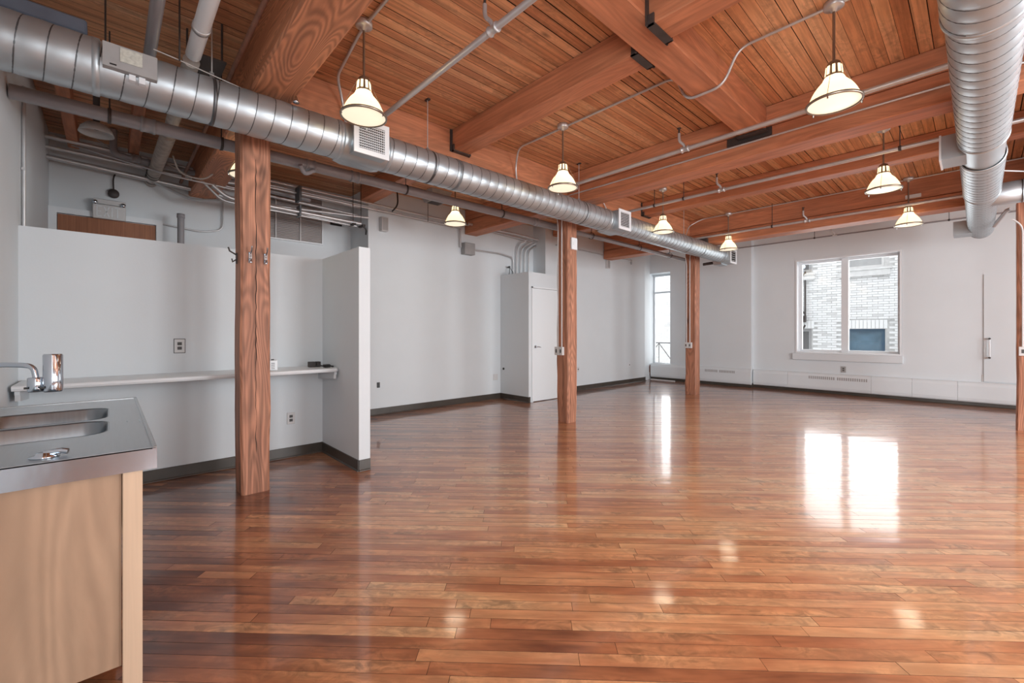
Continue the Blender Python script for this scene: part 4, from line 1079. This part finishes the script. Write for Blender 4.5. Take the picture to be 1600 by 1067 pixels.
# ------------------------------------------------------------ shelf and the things on it
sf = thing('wall_shelf', 'long white laminate shelf with rounded front along the partition', 'shelf', (-4.65, .6, .90))
prof = [(-4.88, .902), (-4.88, .94), (-4.395, .94), (-4.378, .936), (-4.37, .921), (-4.378, .906), (-4.395, .902)]
n = len(prof); m = MB(); L0, L1 = -.48, 1.70
vs = [(a, L0, b) for a, b in prof]
cr = .06
for k in range(7):
    w = PI / 2 * k / 6
    vs += [(-4.88 if a < -4.8 else a - (cr - cr * math.cos(w)), L1 - cr + cr * math.sin(w) - 0, b) for a, b in prof]
fs = []
for k in range(7):
    for j in range(n): fs.append((k * n + j, (k + 1) * n + j, (k + 1) * n + (j + 1) % n, k * n + (j + 1) % n))
fs += [tuple(range(n)), tuple(range(7 * n, 8 * n))[::-1]]
m.add(vs, fs, False, (0, 1, 0)); m.build('shelf_top', M['white'], sf)
for y in (-.47, 1.66):
    m = MB().box((-4.88, y, .875), (-4.42, y + .025, .902)); m.prism([(-4.88, .875), (-4.43, .875), (-4.44, .83), (-4.88, .80)], 'Y', y, y + .025); m.build('bracket', M['wall'], sf)
t = thing('small_box', 'little white box with an antenna on the shelf beside the nearest column', 'box', (-4.56, 1.14, .94))
MB().box((-4.60, 1.10, .941), (-4.53, 1.17, 1.035), bevel=.003).build('case', M['white'], t)
MB().tube([(-4.565, 1.13, 1.03), (-4.565, 1.11, 1.17)], .004, 6).build('antenna', M['white'], t)
MB().tube([(-4.565, 1.135, 1.035), (-4.565, 1.135, 1.045)], .012, 10).build('knob', M['slot'], t)
for i in range(4): MB().box((-4.529, 1.115, .955 + i * .017), (-4.527, 1.145, .96 + i * .017)).build('button', M['slot'], t)
t = thing('dark_cube', 'left of the two small dark blocks on the shelf near the inner corner', 'block', (-4.70, 1.535, .94)); MB().box((-4.735, 1.505, .941), (-4.67, 1.565, .995), bevel=.002).build('block_body', M['iron'], t)
for i in range(3): MB().box((-4.669, 1.505, .952 + i * .014), (-4.667, 1.565, .956 + i * .014)).build('stripe', M['slot'], t)
t = thing('dark_cube', 'right, narrower of the two small dark blocks on the shelf near the inner corner', 'block', (-4.70, 1.595, .94)); MB().box((-4.735, 1.577, .941), (-4.67, 1.615, .995), bevel=.002).build('block_body', M['iron'], t)
t = thing('power_adapter', 'black power adapter with cable ends on the shelf corner', 'adapter', (-4.6, 1.64, .94))
MB().box((-4.575, 1.60, .941), (-4.51, 1.66, .972), bevel=.006).build('adapter_body', M['black'], t)
MB().tube(curve([(-4.56, 1.60, .955), (-4.57, 1.56, .965), (-4.585, 1.53, .955)]), .007, 8).tube([(-4.54, 1.66, .955), (-4.53, 1.695, .947)], .008, 8).build('cable', M['black'], t)

# ------------------------------------------------------------ sink counter
X1c, X0c, Yf, Yb_, ZT = -1.96, -3.53, .122, YB + .004, .90
sk = thing('sink_cabinet', 'maple sink cabinet with stainless steel counter in the lower left', 'cabinet', (-2.75, -.19, 0))
# end panel (faces the camera) and front frame
MB().box((X1c - .045, Yb_, .165), (X1c - .027, .03, ZT - .07), (0, 0, 1)).build('end_panel', M['maple'], sk)
MB().box((X1c - .045, .032, .0), (X1c - .012, .084, ZT - .07), (0, 0, 1), bevel=.002).build('corner_post', M['maplel'], sk)
MB().box((X0c + .05, Yb_, .10), (X0c + .07, .07, ZT - .2)).build('far_panel', M['maple'], sk)
MB().box((X0c + .07, Yb_, .165), (X1c - .046, .02, .183)).build('bottom_panel', M['maple'], sk)
for i in range(3):
    a = X0c + .08 + i * .475; dd = MB().box((a, .060, .16), (a + .465, .078, ZT - .09), (0, 0, 1), bevel=.002).build('cabinet_door', M['maple'], sk); dd['_base'] = (0, 0, 0)
# counter top with two bowls cut out
m = MB(); xs = [X0c, -3.19, -2.775, -2.735, -2.375, X1c]; ys_ = [Yb_, -.42, -.005, Yf]
def top_cell(x0, x1, y0, y1):
    m.add([(x0, y0, ZT - .004), (x1, y0, ZT - .004), (x1, y1, ZT - .004), (x0, y1, ZT - .004)], [(0, 1, 2, 3)], False, (1, 0, 0), .5)
for i in range(5):
    for j in range(3):
        if j == 1 and i in (1, 3): continue
        top_cell(xs[i], xs[i + 1], ys_[j], ys_[j + 1])
def rrect(x0, x1, y0, y1, r, k=6):
    out = []
    for cx, cy, a in ((x1 - r, y1 - r, 0), (x0 + r, y1 - r, PI / 2), (x0 + r, y0 + r, PI), (x1 - r, y0 + r, 3 * PI / 2)):
        for i in range(k + 1): w = a + PI / 2 * i / k; out.append((cx + r * math.cos(w), cy + r * math.sin(w)))
    return out
for (bx0, bx1) in ((-3.19, -2.775), (-2.735, -2.375)):
    rim = rrect(bx0, bx1, -.42, -.005, .085); nn = len(rim)
    cs = [(bx1, -.005), (bx0, -.005), (bx0, -.42), (bx1, -.42)]
    for q in range(4):   # fill corners between square hole and round rim
        seg = rim[q * 7:(q + 1) * 7]; vs = [(*cs[q], ZT - .004)] + [(a, b, ZT - .004) for a, b in seg]
        m.add(vs, [(0, i + 1, i + 2)[::-1] if False else (0, i + 2, i + 1)[::1] for i in range(6)], False, (1, 0, 0), .5)
m.build('counter_top', M['steel'], sk)
m = MB()
m.box((X0c, Yf - .012, ZT - .006), (X1c, Yf, ZT + .002), bevel=.002); m.box((X0c, Yb_, ZT - .006), (X0c + .012, Yf, ZT + .002), bevel=.002); m.box((X1c - .01, Yb_, ZT - .006), (X1c, Yf - .012, ZT - .001))
m.build('raised_edge', M['steel'], sk)
m = MB(); m.box((X1c - .004, Yb_, ZT - .075), (X1c, Yf, ZT - .002)); m.box((X0c, Yf - .004, ZT - .075), (X1c - .004, Yf, ZT - .002)); m.box((X0c, Yb_, ZT - .075), (X0c + .004, Yf, ZT - .002)); m.build('apron', M['apron'], sk)
for (bx0, bx1) in ((-3.19, -2.775), (-2.735, -2.375)):
    m = MB(); rings = []
    for (ins, z) in ((-.004, ZT - .003), (.004, ZT - .010), (.010, ZT - .12), (.022, ZT - .165), (.06, ZT - .18), (.15, ZT - .185)):
        rings.append([(a, b, z) for a, b in rrect(bx0 + ins, bx1 - ins, -.42 + ins, -.005 - ins, max(.02, .085 - ins))])
    nn = len(rings[0]); vs = [p for r in rings for p in r]; fs = []
    for i in range(len(rings) - 1):
        for j in range(nn): fs.append((i * nn + j, (i + 1) * nn + j, (i + 1) * nn + (j + 1) % nn, i * nn + (j + 1) % nn))
    fs.append(tuple(range((len(rings) - 1) * nn, len(rings) * nn)))
    m.add(vs, fs, True, (1, 0, 0)); m.build('basin', M['bowl'], sk)
m = MB(); m.lathe([(0, .0), (.035, 0), (.037, .004), (.020, .008), (.018, .014), (0, .015)], (-2.06, -.155, ZT - .004), 20)
m.tube([(-2.06, -.155, ZT + .008), (-2.05, -.115, ZT + .012), (-2.045, -.10, ZT + .008)], .009, 8); m.build('soap_cap', M['chrome'], sk)
# faucet with filter
fc = thing('faucet', 'chrome faucet spout with water filter cylinder over the sink', 'faucet', (-2.85, -.44, ZT))
m = MB(); m.lathe([(0, 0), (.03, 0), (.03, .01), (.022, .02), (.018, .05), (.014, .06)], (-2.85, -.45, ZT - .003), 20); m.build('base', M['chrome'], fc)
MB().tube(curve([(-2.85, -.45, ZT + .05), (-2.85, -.45, 1.155), (-2.83, -.42, 1.165), (-2.74, -.262, 1.163), (-2.725, -.235, 1.15), (-2.72, -.228, 1.105)]), .0105, 12).build('spout', M['chrome'], fc)
m = MB(); m.lathe([(0, -.005), (.024, -.005), (.027, 0), (.027, .052), (.024, .056), (0, .056)], (-2.72, -.228, 1.053), 24); m.build('valve_body', M['chrome'], fc)
m = MB(); m.lathe([(0, -.006), (.028, -.006), (.031, .0), (.0315, .055), (.031, .057), (.031, .15), (.028, .155), (0, .155)], (-2.705, -.178, 1.052), 28); m.build('filter_cylinder', M['chrome'], fc)
MB().box((-2.72, -.262, 1.062), (-2.70, -.25, 1.07)).box((-2.69, -.215, 1.062), (-2.68, -.2, 1.07)).build('lever', M['black'], fc)

# ------------------------------------------------------------ end wall: heater covers, white door
def heater(x0, x1, yf, yb, zt, label, vents, ends):
    t = thing('heater_cover', label, 'heater', ((x0 + x1) / 2, yf, .07))
    pr = [(yb, .075), (yf + .03, .07), (yf + .012, .09), (yf, .14), (yf, zt - .07), (yf + .02, zt - .02), (yf + .05, zt), (yb, zt)]
    cuts = [x0] + ends + [x1]
    for i in range(len(cuts) - 1):
        MB().prism(pr, 'X', cuts[i] + (.0015 if i else 0), cuts[i + 1] - .0015).build('cover_panel', M['wall'], t)
    for (vx, n, w) in vents:
        for k in range(n):
            a = vx + k * w; MB().box((a, yf - .0015, zt - .125), (a + w * .62, yf + .003, zt - .065)).build('vent_slot', M['greybox'], t)
    return t


h1 = heater(-6.18, -3.615, 10.975, 11.048, .44, 'white heater cover below the corner window and pier', [(-4.68, 9, .035), (-4.33, 10, .037)], [-5.1])
h2 = heater(-3.61, 4.95, 11.10, 11.198, .425, 'long white heater cover under the main window', [(-2.50, 13, .036), (-2.0, 14, .036)], [-2.9, -1.45, -.85, -.25, .9, 2.4])
solo(MB().box((-6.26, 11.0, .11), (-6.20, 11.1, .40)).box((-6.24, 10.95, .2), (-6.2, 11.0, .36)), 'heater_pipe', M['rust'], 'rusty brown pipe end at the left end of the heater cover', 'pipe', (-6.23, 11.05, .11))
solo(MB().box((-6.15, 10.93, .0), (-5.45, 10.95, .022)), 'floor_strip', M['plate'], 'pale strip lying on the floor below the corner window', 'strip', (-5.8, 10.94, 0))
d3 = struct('door_2', 'flat white door on the window wall beside the right column', (.5, YE, 0))
MB().box((.068, YE - .018, .44), (.96, YE, 2.31)).build('door_leaf', M['wall'], d3)
m = MB().tube([(.135, YE - .075, .86), (.135, YE - .075, 1.19)], .011, 10)
for z in (.86, 1.19): m.tube([(.135, YE - .018, z), (.135, YE - .08, z)], .014, 10)
m.build('bar_handle', M['white'], d3)
m = MB()
for z in (.86, 1.19): m.tube([(.135, YE - .095, z), (.135, YE - .02, z)], .016, 10)
m.build('handle_mount', M['iron'], d3)

# ------------------------------------------------------------ outside: brick wall across the lane
BY = 14.3
bw = thing('brick_building', 'pale brick building across the lane seen through the windows', 'building', (-4, BY, -1))
HOLES = [(-2.40, -1.593, .2, 1.388, 'blue'), (-4.5, -3.153, .2, 1.40, 'grey'), (-2.42, -1.593, 2.95, 4.4, 'pale'), (-4.5, -3.153, 2.98, 4.4, 'grey')]
m = MB()
xs_ = sorted({-10.5, 2.5} | {h[0] for h in HOLES} | {h[1] for h in HOLES}); zs_ = sorted({-1.0, 5.0} | {h[2] for h in HOLES} | {h[3] for h in HOLES})
for i in range(len(xs_) - 1):
    for j in range(len(zs_) - 1):
        cx, cz = (xs_[i] + xs_[i + 1]) / 2, (zs_[j] + zs_[j + 1]) / 2
        if any(h[0] < cx < h[1] and h[2] < cz < h[3] for h in HOLES): continue
        m.box((xs_[i], BY + .008, zs_[j]), (xs_[i + 1], BY + .2, zs_[j + 1]))
m.build('mortar', M['brickm'], bw)
m = MB(); rr = random.Random(3); z = -1.0; k = 0
while z < 5:
    x = -10.5 - (k % 2) * .11
    while x < 2.4:
        x1 = x + .205; zc = z + .027
        if not any(h[0] - .02 < x1 and x < h[1] + .02 and h[2] - .01 < zc < h[3] + (.24 if h[3] < 2 else 0) for h in HOLES):
            dpt = rr.uniform(0, .006); vs = [(x, BY + .009, z), (x1, BY + .009, z), (x1, BY + .009, z + .053), (x, BY + .009, z + .053), (x, BY - dpt, z), (x1, BY - dpt, z), (x1, BY - dpt, z + .053), (x, BY - dpt, z + .053)]
            m.add(vs, [(4, 5, 6, 7)[::1], (0, 1, 5, 4), (1, 2, 6, 5), (2, 3, 7, 6), (3, 0, 4, 7)], False, (1, 0, 0), rr.random())
        x += .214
    z += .063; k += 1
for h_ in HOLES[:2]:
    x = h_[0] - .02
    while x < h_[1]:
        m.box((x, BY - .006, h_[3] + .01), (x + .07, BY + .01, h_[3] + .23), rnd=rr.uniform(.4, 1)); x += .08
m.build('bricks', M['brick'], bw, kind='stuff')
for h_ in HOLES:
    x0, x1, z0, z1, kd = h_
    f = MB(); box_frame(f, x0, x1, z0, z1, BY + .06, BY + .12, .075)
    fo = f.build('window_frame', M['bluefr'] if kd == 'blue' else (M['stone'] if kd == 'pale' else M['greybox']), bw); fo['_base'] = (0, 0, 0)
    p = MB().box((x0 + .06, BY + .10, z0 + .06), (x1 - .06, BY + .11, z1 - .06)).build('pane', M['bluewin'] if kd == 'blue' else M['graywin'] if kd == 'grey' else M['greybox'])
    p.parent = fo; p.location = (0, 0, 0)
    MB().box((x0, BY + .13, z0), (x1, BY + .2, z1)).build('window_back', M['dark'], bw)
m = MB().box((-2.52, BY - .09, 2.75), (-1.49, BY + .02, 2.90)).box((-2.55, BY - .11, 2.90), (-1.46, BY + .03, 2.95)); m.build('stone_sill', M['stone'], bw)
m = MB().box((-4.6, BY - .09, 2.76), (-3.07, BY + .02, 2.89)).box((-4.6, BY - .11, 2.89), (-3.05, BY + .03, 2.93)); m.build('stone_sill', M['stone'], bw)
solo(MB().tube([(-3.29, BY - .06, 1.72), (-3.29, BY - .06, 3.0)], .022, 10).box((-3.37, BY - .12, 1.58), (-3.27, BY - .02, 1.76)), 'wall_pipe', M['iron'], 'black pipe with a box on the brick wall left in the window view', 'pipe', (-3.29, BY - .06, 1.6))
solo(MB().tube([(-3.40, BY - .07, 2.9), (-3.42, BY - .07, 2.3), (-3.38, BY - .07, 1.9), (-3.34, BY - .07, 1.76)], .008, 6), 'wall_cable', M['iron'], 'thin cable hanging beside the black outdoor pipe', 'cable', (-3.4, BY - .07, 1.8))
solo(MB().tube([(-3.45, BY - .07, 1.2), (-3.28, BY - .1, 1.5)], .025, 8).tube([(-3.45, BY - .07, 2.0), (-3.29, BY - .1, 1.82)], .02, 8).tube([(-3.45, BY - .07, 2.76), (-3.28, BY - .1, 2.95)], .02, 8), 'wall_bracket', M['iron'], 'dark slanting brackets on the outdoor pipe', 'bracket', (-3.4, BY - .07, 1.2))
m = MB(); m.lathe([(0, -.07), (.04, -.06), (.068, -.03), (.075, 0), (.068, .03), (.04, .06), (0, .07)], (-3.33, BY - .16, 3.12), 16); m.tube([(-3.33, BY - .16, 3.06), (-3.33, BY, 3.0)], .02, 8)
solo(m, 'outdoor_globe', M['white'], 'white globe light on the brick wall at the upper left of the window view', 'lamp', (-3.33, BY - .16, 3.05))
t = thing('fire_escape_rail', 'black angled metal rail outside the narrow corner window', 'railing', (-7.6, 13.6, 0))
MB().box((-8.6, 13.58, .93), (-6.9, 13.60, .96)).build('top_rail', M['iron'], t)
for a, b in (((-7.34, .93), (-7.34, -.3)), ((-7.34, .93), (-7.75, .45)), ((-7.34, .93), (-6.9, .38))):
    MB().tube([(a[0], 13.6, a[1]), (b[0], 13.6, b[1])], .012, 6).build('brace', M['iron'], t)
o = MB().box((-12, YE + .4, -1.2), (6, BY + .3, -1.0)).build('lane_ground', M['stone']); o['kind'] = 'structure'; o['label'] = 'pale paved lane below the windows'

for o in bpy.data.objects:
    if '_base' in o.keys(): del o['_base']
    if o.get('label', 0) is None: del o['label']
